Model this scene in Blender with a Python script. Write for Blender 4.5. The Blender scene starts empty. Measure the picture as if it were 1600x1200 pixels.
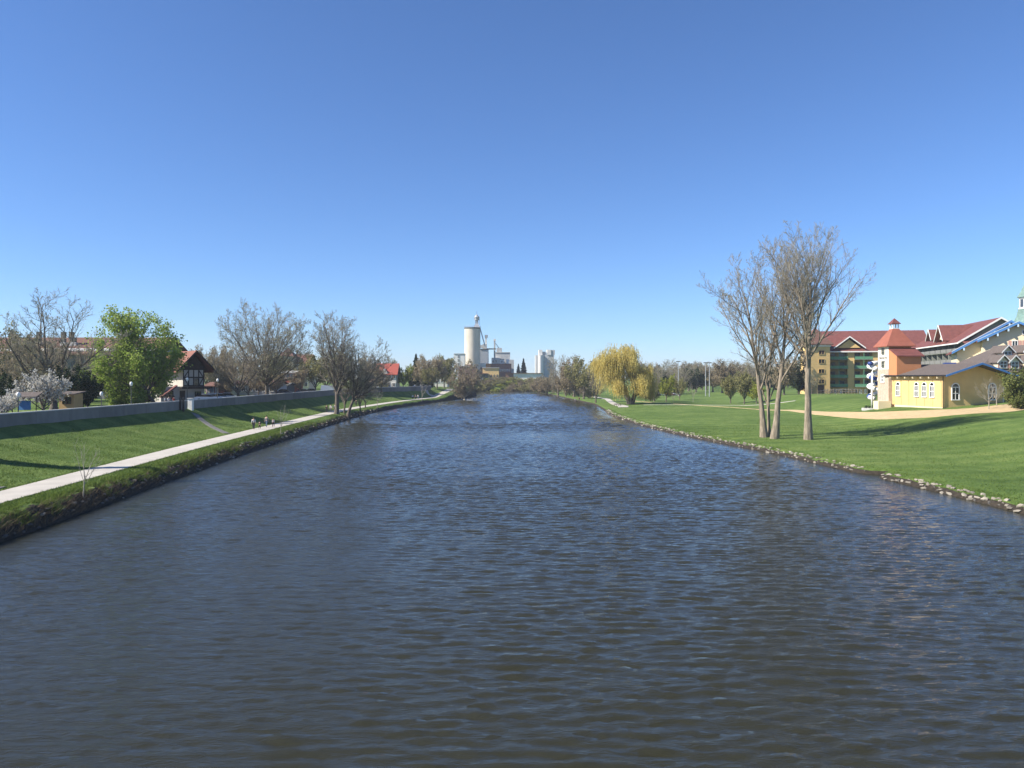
import bpy, math, random
import numpy as np
from mathutils import Vector, Matrix, noise

S = bpy.context.scene
C = S.collection
R = math.radians

# ---------------------------------------------------------------- camera, sky, sun, exposure
CAMZ = 9.0
cam = bpy.data.cameras.new('camera')
cam.sensor_width = 36; cam.lens = 27.0; cam.shift_y = -10/1600
cam.clip_start = 0.5; cam.clip_end = 8000
camo = bpy.data.objects.new('camera', cam); C.objects.link(camo)
camo.location = (0, 0, CAMZ); camo.rotation_euler = (R(90), 0, 0)
S.camera = camo

SUN_EL = 39.0
SUN_AZ = 195.0            # direction to the sun, degrees counter-clockwise from +X (left, a little behind the camera)
w = bpy.data.worlds.new('World'); S.world = w; w.use_nodes = True
wn = w.node_tree
bg = wn.nodes['Background']
sky = wn.nodes.new('ShaderNodeTexSky'); sky.sky_type = 'NISHITA'; sky.sun_disc = False
sky.sun_elevation = R(SUN_EL); sky.sun_rotation = R(90-SUN_AZ)
sky.altitude = 200; sky.air_density = 0.9; sky.dust_density = 0.0; sky.ozone_density = 10.0
tint = wn.nodes.new('ShaderNodeMix'); tint.data_type = 'RGBA'; tint.blend_type = 'MULTIPLY'; tint.inputs[0].default_value = 1.0
tint.inputs[7].default_value = (1.07, 1.05, 1.09, 1)          # the camera's white balance
wn.links.new(sky.outputs[0], tint.inputs[6]); wn.links.new(tint.outputs[2], bg.inputs[0]); bg.inputs[1].default_value = 0.079
sl = bpy.data.lights.new('sun', 'SUN'); sl.energy = 4.6; sl.angle = R(0.53); sl.color = (1.0, 0.93, 0.82)
so = bpy.data.objects.new('sun', sl); C.objects.link(so)
_d = Vector((math.cos(R(SUN_AZ))*math.cos(R(SUN_EL)), math.sin(R(SUN_AZ))*math.cos(R(SUN_EL)), math.sin(R(SUN_EL))))
so.rotation_euler = _d.to_track_quat('Z', 'Y').to_euler()
S.view_settings.view_transform = 'Standard'; S.view_settings.look = 'None'
S.view_settings.gamma = 1.0; S.view_settings.exposure = 1.0
S.view_settings.use_curve_mapping = False

# ---------------------------------------------------------------- helpers
def X(u, d): return (u-800)/1200*d          # photograph column at depth d -> metres right of the camera
def Zv(v, d): return CAMZ-(v-590)/1200*d    # photograph row at depth d -> metres above the water

def tag(o, label=None, cat=None, group=None, kind=None):
    if label: o['label'] = label
    if cat: o['category'] = cat
    if group: o['group'] = group
    if kind: o['kind'] = kind
    return o
def link(o, parent=None):
    C.objects.link(o)
    if parent is not None: o.parent = parent
    return o
def thing(name, label, cat, loc=(0, 0, 0), rz=0.0, group=None):
    o = bpy.data.objects.new(name, None); o.empty_display_size = 0.3
    link(o); o.location = loc; o.rotation_euler = (0, 0, rz)
    return tag(o, label, cat, group)
def inst(name, me, parent=None, M=None):
    o = bpy.data.objects.new(name, me); link(o, parent)
    if M is not None: o.matrix_local = M
    return o
def copy_tree(o, parent=None):
    c = o.copy(); link(c, parent)
    for ch in list(o.children): copy_tree(ch, c)
    return c

def np_mesh(name, V, F, mats=(), mi=None, smooth=False):
    V = np.asarray(V, dtype=np.float32); F = np.asarray(F, dtype=np.int32)
    me = bpy.data.meshes.new(name)
    me.vertices.add(len(V)); me.vertices.foreach_set('co', V.ravel())
    me.loops.add(F.size); me.loops.foreach_set('vertex_index', F.ravel())
    me.polygons.add(len(F)); me.polygons.foreach_set('loop_start', np.arange(0, F.size, F.shape[1], dtype=np.int32))
    if mi is not None: me.polygons.foreach_set('material_index', np.asarray(mi, dtype=np.int32))
    me.polygons.foreach_set('use_smooth', np.full(len(F), bool(smooth)))
    for m in mats: me.materials.append(m)
    me.update(calc_edges=True)
    return me

class MB:
    """collects shapes for ONE mesh"""
    def __init__(s, M=None): s.v = []; s.f = []; s.M = M or Matrix()
    def add(s, vs, fs):
        b = len(s.v); s.v += [tuple(s.M @ Vector(p)) for p in vs]; s.f += [tuple(b+i for i in f) for f in fs]; return s
    def box(s, x0, x1, y0, y1, z0, z1):
        return s.add([(x0,y0,z0),(x1,y0,z0),(x1,y1,z0),(x0,y1,z0),(x0,y0,z1),(x1,y0,z1),(x1,y1,z1),(x0,y1,z1)],
                     [(0,3,2,1),(4,5,6,7),(0,1,5,4),(1,2,6,5),(2,3,7,6),(3,0,4,7)])
    def prism(s, pts, a, b, axis='y'):
        """polygon pts (p,q) extruded a..b along axis; for y: (x,z), for x: (y,z), for z: (x,y)"""
        def mk(p, q, t): return (p, t, q) if axis == 'y' else ((t, p, q) if axis == 'x' else (p, q, t))
        n = len(pts)
        vs = [mk(p, q, a) for p, q in pts]+[mk(p, q, b) for p, q in pts]
        fs = [tuple(range(n))[::-1], tuple(range(n, 2*n))]+[(i, (i+1) % n, n+(i+1) % n, n+i) for i in range(n)]
        return s.add(vs, fs)
    def tube(s, p0, p1, r0, r1=None, n=8):
        r1 = r0 if r1 is None else r1
        p0 = Vector(p0); p1 = Vector(p1); t = (p1-p0).normalized()
        a = Vector((0, 0, 1)) if abs(t.z) < .9 else Vector((1, 0, 0))
        u = t.cross(a).normalized(); w_ = t.cross(u)
        vs = []
        for p, r in ((p0, r0), (p1, r1)):
            for i in range(n):
                c = math.cos(2*math.pi*i/n); d = math.sin(2*math.pi*i/n)
                vs.append(tuple(p+u*(c*r)+w_*(d*r)))
        fs = [(i, (i+1) % n, n+(i+1) % n, n+i) for i in range(n)]+[tuple(range(n))[::-1], tuple(range(n, 2*n))]
        return s.add(vs, fs)
    def lathe(s, prof, n=16, c=(0, 0), ph=0.0):
        vs = []; m = len(prof)
        for r, z in prof:
            for i in range(n):
                a = 2*math.pi*i/n+ph; vs.append((c[0]+r*math.cos(a), c[1]+r*math.sin(a), z))
        fs = [(k*n+i, k*n+(i+1) % n, (k+1)*n+(i+1) % n, (k+1)*n+i) for k in range(m-1) for i in range(n)]
        fs += [tuple(range(n))[::-1], tuple((m-1)*n+i for i in range(n))]
        return s.add(vs, fs)
    def slab(s, pts, t):
        """thick sheet over a planar polygon of 3-D points, thickness t straight down"""
        n = len(pts); vs = [tuple(p) for p in pts]+[(p[0], p[1], p[2]-t) for p in pts]
        fs = [tuple(range(n)), tuple(range(n, 2*n))[::-1]]+[(i, n+i, n+(i+1) % n, (i+1) % n) for i in range(n)]
        return s.add(vs, fs)
    def mesh(s, name, mat, smooth=False):
        me = bpy.data.meshes.new(name); me.from_pydata(s.v, [], s.f); me.update()
        me.materials.append(mat)
        if smooth: me.polygons.foreach_set('use_smooth', [True]*len(me.polygons))
        return me
    def build(s, name, mat, parent=None, smooth=False):
        return inst(name, s.mesh(name, mat, smooth), parent)

# ---------------------------------------------------------------- materials
def nodes(name):
    m = bpy.data.materials.new(name); m.use_nodes = True
    nt = m.node_tree; b = nt.nodes['Principled BSDF']; return m, nt, b
def N(nt, t, **k):
    n = nt.nodes.new(t)
    for a, v in k.items():
        if a in n.inputs: n.inputs[a].default_value = v
        else: setattr(n, a, v)
    return n
def L(nt, a, b): nt.links.new(a, b)
def rgb(c): return (c[0], c[1], c[2], 1)
def mat(name, col, rough=.8, var=.18, scale=2.0, bump=0.0, bscale=20.0, col2=None, stretch=(1, 1, 1), metal=0.0, spec=.3, rand=0.0):
    m, nt, b = nodes(name)
    tc = N(nt, 'ShaderNodeTexCoord'); mp = N(nt, 'ShaderNodeMapping'); mp.inputs['Scale'].default_value = stretch
    L(nt, tc.outputs['Object'], mp.inputs[0])
    n1 = N(nt, 'ShaderNodeTexNoise', Scale=scale, Detail=6.0, Roughness=.6); L(nt, mp.outputs[0], n1.inputs['Vector'])
    mr = N(nt, 'ShaderNodeMapRange'); mr.inputs[1].default_value = .3; mr.inputs[2].default_value = .7
    L(nt, n1.outputs['Fac'], mr.inputs[0])
    mx = N(nt, 'ShaderNodeMix', data_type='RGBA')
    c2 = col2 or tuple(c*(1+var) for c in col); c1 = tuple(c*(1-var) for c in col) if not col2 else col
    mx.inputs[6].default_value = rgb(c1); mx.inputs[7].default_value = rgb(c2)
    L(nt, mr.outputs[0], mx.inputs[0]); L(nt, mx.outputs[2], b.inputs['Base Color'])
    if rand:
        oi = N(nt, 'ShaderNodeObjectInfo'); hs = N(nt, 'ShaderNodeHueSaturation'); m2 = N(nt, 'ShaderNodeMapRange')
        m2.inputs[3].default_value = 1-rand; m2.inputs[4].default_value = 1+rand; L(nt, oi.outputs['Random'], m2.inputs[0]); L(nt, m2.outputs[0], hs.inputs['Value'])
        L(nt, mx.outputs[2], hs.inputs['Color']); L(nt, hs.outputs[0], b.inputs['Base Color'])
    b.inputs['Roughness'].default_value = rough; b.inputs['Metallic'].default_value = metal
    b.inputs['Specular IOR Level'].default_value = spec
    if bump:
        n2 = N(nt, 'ShaderNodeTexNoise', Scale=bscale, Detail=4.0); L(nt, mp.outputs[0], n2.inputs['Vector'])
        bp = N(nt, 'ShaderNodeBump', Strength=bump, Distance=.1); L(nt, n2.outputs['Fac'], bp.inputs['Height'])
        L(nt, bp.outputs[0], b.inputs['Normal'])
    return m
def leafmat(name, c1, c2, trans=.3):
    m, nt, b = nodes(name); out = nt.nodes['Material Output']
    g = N(nt, 'ShaderNodeNewGeometry'); oi = N(nt, 'ShaderNodeObjectInfo')
    mx = N(nt, 'ShaderNodeMix', data_type='RGBA'); mx.inputs[6].default_value = rgb(c1); mx.inputs[7].default_value = rgb(c2)
    L(nt, g.outputs['Random Per Island'], mx.inputs[0])
    hs = N(nt, 'ShaderNodeHueSaturation'); L(nt, mx.outputs[2], hs.inputs['Color'])
    mr = N(nt, 'ShaderNodeMapRange'); mr.inputs[3].default_value = .8; mr.inputs[4].default_value = 1.2
    L(nt, oi.outputs['Random'], mr.inputs[0]); L(nt, mr.outputs[0], hs.inputs['Value'])
    df = N(nt, 'ShaderNodeBsdfDiffuse'); tr = N(nt, 'ShaderNodeBsdfTranslucent'); ms = N(nt, 'ShaderNodeMixShader')
    ms.inputs[0].default_value = trans
    L(nt, hs.outputs[0], df.inputs[0]); L(nt, hs.outputs[0], tr.inputs[0])
    L(nt, df.outputs[0], ms.inputs[1]); L(nt, tr.outputs[0], ms.inputs[2]); L(nt, ms.outputs[0], out.inputs[0])
    return m
def glassmat(name, col=(.012, .015, .018), rough=.05):
    m, nt, b = nodes(name); b.inputs['Base Color'].default_value = rgb(col); b.inputs['Roughness'].default_value = rough
    b.inputs['Specular IOR Level'].default_value = .6
    return m

def grassmat():
    m, nt, b = nodes('lawn_grass')
    tc = N(nt, 'ShaderNodeNewGeometry'); P = tc.outputs['Position']
    n1 = N(nt, 'ShaderNodeTexNoise', Scale=.06, Detail=3.0); L(nt, P, n1.inputs['Vector'])
    n2 = N(nt, 'ShaderNodeTexNoise', Scale=.55, Detail=5.0, Roughness=.65); L(nt, P, n2.inputs['Vector'])
    n3 = N(nt, 'ShaderNodeTexNoise', Scale=6.0, Detail=3.0); L(nt, P, n3.inputs['Vector'])
    # mowing stripes mown roughly across the river direction, their sheen painted into the colour
    sx = N(nt, 'ShaderNodeSeparateXYZ'); L(nt, P, sx.inputs[0])
    a1 = N(nt, 'ShaderNodeMath', operation='MULTIPLY'); a1.inputs[1].default_value = .10; L(nt, sx.outputs[0], a1.inputs[0])
    a2 = N(nt, 'ShaderNodeMath', operation='ADD'); L(nt, sx.outputs[1], a2.inputs[0]); L(nt, a1.outputs[0], a2.inputs[1])
    a2b = N(nt, 'ShaderNodeMath', operation='MULTIPLY_ADD'); a2b.inputs[1].default_value = 3.0; L(nt, n1.outputs['Fac'], a2b.inputs[0]); L(nt, a2.outputs[0], a2b.inputs[2])
    a3 = N(nt, 'ShaderNodeMath', operation='MULTIPLY'); a3.inputs[1].default_value = 2*math.pi/5.2; L(nt, a2b.outputs[0], a3.inputs[0])
    a4 = N(nt, 'ShaderNodeMath', operation='SINE'); L(nt, a3.outputs[0], a4.inputs[0])
    a5 = N(nt, 'ShaderNodeMath', operation='MULTIPLY'); a5.inputs[1].default_value = .05; L(nt, a4.outputs[0], a5.inputs[0])
    s1 = N(nt, 'ShaderNodeMath', operation='MULTIPLY_ADD'); s1.inputs[1].default_value = .5; L(nt, n1.outputs['Fac'], s1.inputs[0]); L(nt, a5.outputs[0], s1.inputs[2])
    s2 = N(nt, 'ShaderNodeMath', operation='MULTIPLY_ADD'); s2.inputs[1].default_value = .55; L(nt, n2.outputs['Fac'], s2.inputs[0]); L(nt, s1.outputs[0], s2.inputs[2])
    s3 = N(nt, 'ShaderNodeMath', operation='MULTIPLY_ADD'); s3.inputs[1].default_value = .45; L(nt, n3.outputs['Fac'], s3.inputs[0]); L(nt, s2.outputs[0], s3.inputs[2])
    cr = N(nt, 'ShaderNodeValToRGB')
    e = cr.color_ramp.elements
    e[0].position = .56; e[0].color = (.055, .098, .020, 1)
    e[1].position = .94; e[1].color = (.165, .22, .06, 1)
    k = e.new(.74); k.color = (.100, .160, .036, 1)
    L(nt, s3.outputs[0], cr.inputs[0]); L(nt, cr.outputs[0], b.inputs['Base Color'])
    b.inputs['Roughness'].default_value = .9; b.inputs['Specular IOR Level'].default_value = .15
    n4 = N(nt, 'ShaderNodeTexNoise', Scale=4.5, Detail=6.0, Roughness=.7); L(nt, P, n4.inputs['Vector'])
    bp = N(nt, 'ShaderNodeBump', Strength=1.0, Distance=.16); L(nt, n4.outputs['Fac'], bp.inputs['Height']); L(nt, bp.outputs[0], b.inputs['Normal'])
    return m
def watermat():
    m, nt, b = nodes('river_water')
    b.inputs['Base Color'].default_value = (.027, .027, .016, 1); b.inputs['Roughness'].default_value = .035
    b.inputs['IOR'].default_value = 1.33; b.inputs['Specular IOR Level'].default_value = .5
    g = N(nt, 'ShaderNodeNewGeometry')
    mp = N(nt, 'ShaderNodeMapping'); mp.inputs['Scale'].default_value = (.30, 1.0, 1); L(nt, g.outputs['Position'], mp.inputs[0])
    n1 = N(nt, 'ShaderNodeTexNoise', Scale=4.4, Detail=5.0, Roughness=.65, Distortion=.25); L(nt, mp.outputs[0], n1.inputs['Vector'])
    n2 = N(nt, 'ShaderNodeTexNoise', Scale=.8, Detail=4.0, Roughness=.6, Distortion=.3); L(nt, mp.outputs[0], n2.inputs['Vector'])
    n3 = N(nt, 'ShaderNodeTexNoise', Scale=.03, Detail=3.0); L(nt, g.outputs['Position'], n3.inputs['Vector'])
    mr = N(nt, 'ShaderNodeMapRange'); mr.inputs[1].default_value = .35; mr.inputs[2].default_value = .65; mr.inputs[3].default_value = .45; mr.inputs[4].default_value = 1.0
    L(nt, n3.outputs['Fac'], mr.inputs[0])
    # beyond the meshed waves the long ripples come from the bump alone
    sx = N(nt, 'ShaderNodeSeparateXYZ'); L(nt, g.outputs['Position'], sx.inputs[0])
    fr = N(nt, 'ShaderNodeMapRange'); fr.inputs[1].default_value = 130; fr.inputs[2].default_value = 260; L(nt, sx.outputs[1], fr.inputs[0])
    n4 = N(nt, 'ShaderNodeTexNoise', Scale=.16, Detail=3.0, Roughness=.6); L(nt, mp.outputs[0], n4.inputs['Vector'])
    m4 = N(nt, 'ShaderNodeMapRange'); m4.inputs[1].default_value = .35; m4.inputs[2].default_value = .65; m4.inputs[3].default_value = .35; m4.inputs[4].default_value = 1.6; L(nt, n4.outputs['Fac'], m4.inputs[0])
    f1 = N(nt, 'ShaderNodeMath', operation='MULTIPLY'); L(nt, fr.outputs[0], f1.inputs[0]); L(nt, mr.outputs[0], f1.inputs[1])
    f2 = N(nt, 'ShaderNodeMath', operation='MULTIPLY'); L(nt, f1.outputs[0], f2.inputs[0]); L(nt, m4.outputs[0], f2.inputs[1])
    sb = N(nt, 'ShaderNodeVectorMath', operation='SUBTRACT'); sb.inputs[1].default_value = (.5, .5, .5); L(nt, n2.outputs['Color'], sb.inputs[0])
    sm = N(nt, 'ShaderNodeVectorMath', operation='MULTIPLY'); sm.inputs[1].default_value = (.25, .8, 0); L(nt, sb.outputs[0], sm.inputs[0])
    sc = N(nt, 'ShaderNodeVectorMath', operation='SCALE'); L(nt, sm.outputs[0], sc.inputs[0]); L(nt, f2.outputs[0], sc.inputs['Scale'])
    ad = N(nt, 'ShaderNodeVectorMath', operation='ADD'); L(nt, g.outputs['Normal'], ad.inputs[0]); L(nt, sc.outputs[0], ad.inputs[1])
    b1 = N(nt, 'ShaderNodeVectorMath', operation='NORMALIZE'); L(nt, ad.outputs[0], b1.inputs[0])
    b2 = N(nt, 'ShaderNodeBump', Distance=.075); L(nt, mr.outputs[0], b2.inputs['Strength']); L(nt, n1.outputs['Fac'], b2.inputs['Height']); L(nt, b1.outputs[0], b2.inputs['Normal'])
    L(nt, b2.outputs[0], b.inputs['Normal'])
    return m

M = {}
M['grass'] = grassmat(); M['water'] = watermat()
M['soil'] = mat('bank_soil', (.035, .028, .02), .95, .5, 3.0, .8, 8)
M['path'] = mat('pale_concrete', (.44, .41, .36), .85, .12, .5, .1, 30)
M['sand'] = mat('sand', (.48, .36, .20), .95, .14, 1.0, .3, 10)
M['asphalt'] = mat('asphalt', (.06, .06, .065), .9, .2, 1.0)
M['conc'] = mat('wall_concrete', (.18, .175, .165), .9, .15, .8, .15, 12, stretch=(1, 1, .5), rand=.14)
M['coping'] = mat('pale_coping', (.5, .49, .46), .85, .1, 1.5)
M['stone'] = mat('bank_stone', (.29, .26, .21), .9, .4, 1.2, .5, 6, rand=.35)
M['dstone'] = mat('dark_stone', (.12, .11, .095), .9, .45, 1.5, .5, 6)
M['bark'] = mat('grey_bark', (.23, .19, .14), .95, .5, 4.0, 1.0, 5, stretch=(1, 1, .22))
M['dbark'] = mat('dark_bark', (.125, .105, .085), .95, .4, 3.5, .8, 6, stretch=(1, 1, .35))
M['twig'] = mat('twig_bark', (.32, .29, .235), .95, .25, 1.0)
M['gtwig'] = mat('grey_twig', (.28, .25, .195), .95, .25, 1.0)
M['bud'] = leafmat('bud_tan', (.28, .265, .16), (.23, .23, .12))
M['olive'] = leafmat('leaf_olive', (.22, .215, .085), (.31, .29, .13))
M['brown'] = leafmat('leaf_brown', (.23, .185, .12), (.31, .26, .165))
M['spring'] = leafmat('leaf_spring', (.19, .29, .05), (.36, .43, .12), .5)
M['yellow'] = leafmat('leaf_willow', (.54, .44, .12), (.68, .58, .22), .4)
M['lime'] = leafmat('leaf_lime', (.24, .28, .04), (.32, .34, .07), .4)
M['white'] = leafmat('blossom', (.56, .54, .47), (.70, .68, .63), .3)
M['spruce'] = leafmat('needle_dark', (.018, .035, .018), (.04, .06, .028), .1)
M['yew'] = leafmat('needle_olive', (.09, .115, .035), (.16, .17, .06), .2)
M['blade'] = leafmat('grass_blade', (.075, .125, .024), (.16, .21, .055), .3)
M['dry'] = leafmat('dry_stalk', (.19, .15, .09), (.10, .08, .055), .1)
# ---------------------------------------------------------------- terrain
yy = np.arange(0, 3200, 1.0)
def smooth_table(pts, k=17):
    a = np.interp(yy, [p[0] for p in pts], [p[1] for p in pts])
    ker = np.ones(k)/k
    for _ in range(2):
        a = np.convolve(np.pad(a, k//2, mode='edge'), ker, mode='valid')
    return a
_WL = smooth_table([(0,-27),(41.5,-27.7),(51.4,-28.5),(69.2,-30),(88.5,-31.4),(118.7,-32.9),(149,-34.3),(183,-35.8),(203,-35),(245,-32.5),(270,-29.3),(318,-23),(345,-18),(375,-17),(420,-20),(490,-24),(3200,-24)])
_WR = smooth_table([(0,33.6),(50.7,33.8),(57.7,33.7),(66.7,33.2),(77,32),(94,31),(108,27.8),(142,23.9),(180,23.4),(216,25.5),(257,27.5),(320,24),(450,18.8),(3200,18)])
_XW = smooth_table([(0,-50.5),(190,-50),(240,-49.5),(262,-45.5),(290,-36),(315,-32.5),(340,-33),(400,-36),(600,-50),(3200,-50)], 13)
def WL(y): return np.interp(y, yy, _WL)
def WR(y): return np.interp(y, yy, _WR)+2.4*np.exp(-((np.asarray(y)-70.6)/.9)**2)
def XW(y): return np.interp(y, yy, _XW)
def sstep(a, b, x):
    t = np.clip((np.asarray(x, dtype=float)-a)/(b-a), 0, 1); return t*t*(3-2*t)
def height(x, y):
    x = np.asarray(x, dtype=float); y = np.asarray(y, dtype=float)
    tl = WL(y)-x; tr = x-WR(y)
    # left: bank, path shelf, grass slope up to the wall, street level behind it
    shelf = 1.3+2.6*sstep(292, 335, y)
    zl = np.interp(tl, [0, .4, 1.0, 1.8, 2.7, 60], [0, .4, .78, .92, 1.0, 1.0])*shelf
    tw = WL(y)-XW(y)
    s = np.clip((tl-6.1)/np.maximum(tw-6.1, 1.0), 0, 1)
    zl = zl+(4.2-shelf)*(.45*s+.55*s**2.6)
    zl = np.where(tl > tw+.5, 4.3, zl)
    # right: low stony edge, lawn rising towards the lodge
    zr = np.interp(tr, [0, .25, .6, 1.3, 3, 15, 60], [0, .26, .42, .55, .68, 1.0, 1.05])
    xs = 40+(y-60)*.16
    amp = np.interp(y, [0, 60, 160, 260, 400], [2.0, 2.4, 3.0, 2.1, 2.0])
    zr = zr+amp*sstep(0, 24, x-xs)*sstep(0, 10, tr)
    zr = zr+np.clip(.085*(x-73), 0, 1.1)*sstep(175, 140, y)
    # a low mound in front of the lodge
    zr = zr+.9*np.exp(-((x-98)/18)**2-((y-222)/26)**2)
    # gentle hollow in the near lawn
    zr = zr-.45*np.exp(-((x-52)/9)**2-((y-90)/6)**2)
    z = np.where(tl > 0, zl, np.where(tr > 0, zr, np.maximum(-1.6, .8*np.maximum(tl, tr))))
    # far bank where the river bends out of sight
    z = np.where((tl <= 0) & (tr <= 0), z+(5.2+1.6)*sstep(497, 520, y), z)
    z = z+sstep(500, 560, y)*np.where(tr > 0, 3.0, 1.0)
    return z
def gz(x, y): return float(height(x, y))

rows = np.concatenate([np.arange(-30, 28, 4), np.arange(28, 125, .6), np.arange(125, 210, 1.3), np.arange(210, 360, 3), np.arange(360, 620, 7), np.array([640, 680, 740, 820, 950, 1150, 1450, 1900, 2500, 3150])])
rowsc = np.clip(rows, 0, 3150)
tl = np.concatenate([[3000, 1500, 900, 600, 400, 300, 220, 160, 120, 95, 80, 66, 54, 45, 38, 33, 29, 26, 24], np.arange(22.5, 6.3, -.75), np.arange(6.1, 2.8, -.55), np.arange(2.6, -.01, -.2), [-.4, -1, -2, -4]])
tr_ = np.concatenate([[-4, -2, -1, -.4], np.arange(0, 3, .22), np.arange(3.3, 12, .6), np.arange(12, 70, 1.0), [72, 75, 79, 84, 90, 97, 105, 115, 128, 145, 170, 210, 270, 350, 450, 600, 900, 1500, 3000]])
wl = WL(rowsc)[:, None]; wr = WR(rowsc)[:, None]
mid = np.linspace(0, 1, 9)[1:-1][None, :]
GX = np.concatenate([wl-tl[None, :], (wl+4)*(1-mid)+(wr-4)*mid, wr+tr_[None, :]], axis=1)
GY = np.repeat(rows[:, None], GX.shape[1], axis=1)
GZ = height(GX, np.clip(GY, 0, 3150))
nz = np.array([noise.noise(Vector((a*.35, b*.35, 0)))*.05+noise.noise(Vector((a*1.3, b*1.3, 5)))*.035 for a, b in zip(GX.ravel(), GY.ravel())]).reshape(GX.shape)
tlg = wl-GX; trg = GX-wr
GZ = GZ+nz*np.where((tlg > 2.6) & (tlg < 6.3), 0.1, 1.0)
# ragged top of the two banks
rag = np.array([noise.noise(Vector((a*.9, b*.9, 9))) for a, b in zip(GX.ravel(), GY.ravel())]).reshape(GX.shape)
GZ = GZ+rag*.28*np.exp(-((tlg-1.0)/.7)**2)+rag*.14*np.exp(-((trg-.8)/.6)**2)
nr, nc = GX.shape
V = np.stack([GX, GY, GZ], -1).reshape(-1, 3)
ii = (np.arange(nr-1)[:, None]*nc+np.arange(nc-1)[None, :]).ravel()
F = np.stack([ii, ii+1, ii+nc+1, ii+nc], 1)
fx = np.minimum(tlg, 99)[:-1, :-1].ravel(); fr_ = trg[:-1, :-1].ravel(); fy = GY[:-1, :-1].ravel()
soil = ((fx < 0.9+.5*rag[:-1, :-1].ravel()) & (fr_ < .22)) & (fy < 505)
me = np_mesh('ground', V, F, (M['grass'], M['soil']), soil.astype(int), True)
ground = tag(inst('ground', me), kind='structure')

# ---------------------------------------------------------------- river: random wind waves as real relief
rng = np.random.default_rng(7)
n, Lt = 512, 64.0
k = np.fft.fftfreq(n, Lt/n)*2*math.pi
KX, KY = np.meshgrid(k, k, indexing='ij'); KK = np.hypot(KX, KY)+1e-9
kp = 2*math.pi/.68
cosd = np.abs(KY*math.cos(R(8))+KX*math.sin(R(8)))/KK
spec = KK**-3.3*np.exp(-1.1*(kp/KK)**2)*(cosd**12+.015)*np.exp(-(KK/30)**2)
spec[0, 0] = 0
ft = np.sqrt(spec)*(rng.normal(size=(n, n))+1j*rng.normal(size=(n, n)))
wave = np.fft.ifft2(ft).real
slope = np.gradient(wave, Lt/n, axis=1).std()
wave *= .17/slope
ft *= .17/slope
chop = np.fft.ifft2(-1j*KY/KK*ft).real*.9           # pulls the crests sharp
def wave_at(x, y, wave=wave):
    a = (x/Lt*n) % n; b = (y/Lt*n) % n
    i = a.astype(int); j = b.astype(int); fa = a-i; fb = b-j
    i1 = (i+1) % n; j1 = (j+1) % n; i %= n; j %= n
    return wave[i, j]*(1-fa)*(1-fb)+wave[i1, j]*fa*(1-fb)+wave[i, j1]*(1-fa)*fb+wave[i1, j1]*fa*fb
wy = np.concatenate([np.arange(-30, 12, 3), np.arange(12, 70, .11), np.arange(70, 150, .2), np.arange(150, 240, .45), np.arange(240, 430, .7), np.arange(430, 530, 4)])
wx = np.arange(-41, 41.01, .25)
wx = np.concatenate([wx[:1]-20, wx])
WX, WY = np.meshgrid(wx, wy)
calm = np.array([[noise.noise(Vector((a*.045, b*.03, 3))) for a in wx[::8]] for b in wy[::6]])
calm = np.repeat(np.repeat(calm, 6, 0)[:len(wy)], 8, 1)[:, :len(wx)]
for ax in (0, 1):
    for _ in range(2):
        kk = 9; pad = [(0, 0), (0, 0)]; pad[ax] = (kk//2, kk//2)
        cs = np.cumsum(np.pad(np.pad(calm, pad, mode='edge'), [(1, 0) if q == ax else (0, 0) for q in (0, 1)]), axis=ax)
        calm = (np.take(cs, range(kk, cs.shape[ax]), ax)-np.take(cs, range(0, cs.shape[ax]-kk), ax))/kk
edge = np.clip(np.minimum(WX-WL(np.clip(WY, 0, 600)), WR(np.clip(WY, 0, 600))-WX)/5, .25, 1)
WZ = wave_at(WX+.15*np.sin(WY*.11), WY)*(.95+.7*calm)*edge*np.clip((150-WY)/45, 0, 1)
WZ = WZ+wave_at(WX/2.5+7, WY/2.5)*2.5*(.95+.9*calm)*edge*sstep(100, 150, WY)*sstep(440, 400, WY)
WC = wave_at(WX+.15*np.sin(WY*.11), WY, chop)*(.95+.7*calm)*edge*np.clip((150-WY)/45, 0, 1)
V = np.stack([WX, WY+WC, WZ], -1).reshape(-1, 3)
ii = (np.arange(len(wy)-1)[:, None]*len(wx)+np.arange(len(wx)-1)[None, :]).ravel()
me = np_mesh('river', V, np.stack([ii, ii+1, ii+len(wx)+1, ii+len(wx)], 1), (M['water'],), None, True)
tag(inst('river', me), kind='structure')

# ---------------------------------------------------------------- paths
def ribbon(name, pts, widths, material, lift=.03, step=1.0, sides=True):
    """a draped strip along (x,y) points"""
    pts = np.array(pts, float); seg = np.hypot(*np.diff(pts, axis=0).T); s = np.concatenate([[0], np.cumsum(seg)])
    t = np.arange(0, s[-1], step); px = np.interp(t, s, pts[:, 0]); py = np.interp(t, s, pts[:, 1]); wd = np.interp(t, s, widths)
    ker = np.ones(7)/7
    px = np.convolve(np.pad(px, 3, mode='edge'), ker, 'valid'); py = np.convolve(np.pad(py, 3, mode='edge'), ker, 'valid')
    tx = np.gradient(px); ty = np.gradient(py); ln = np.hypot(tx, ty); nx, ny = ty/ln, -tx/ln
    offs = [-1, -.5, 0, .5, 1]; vs = []
    cols = []
    for o in offs:
        x = px+nx*o*wd/2; y = py+ny*o*wd/2
        cols.append(np.stack([x, y, height(x, y)+lift+.012*(1-abs(o))], 1))
    lo = cols[0].copy(); lo[:, 2] -= .25; hi = cols[-1].copy(); hi[:, 2] -= .25
    cols = [lo]+cols+[hi]
    V = np.stack(cols, 1).reshape(-1, 3); m = len(cols)
    ii = (np.arange(len(t)-1)[:, None]*m+np.arange(m-1)[None, :]).ravel()
    return inst(name, np_mesh(name, V, np.stack([ii, ii+1, ii+m+1, ii+m], 1), (material,)))
py_ = list(range(14, 300, 6))
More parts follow.
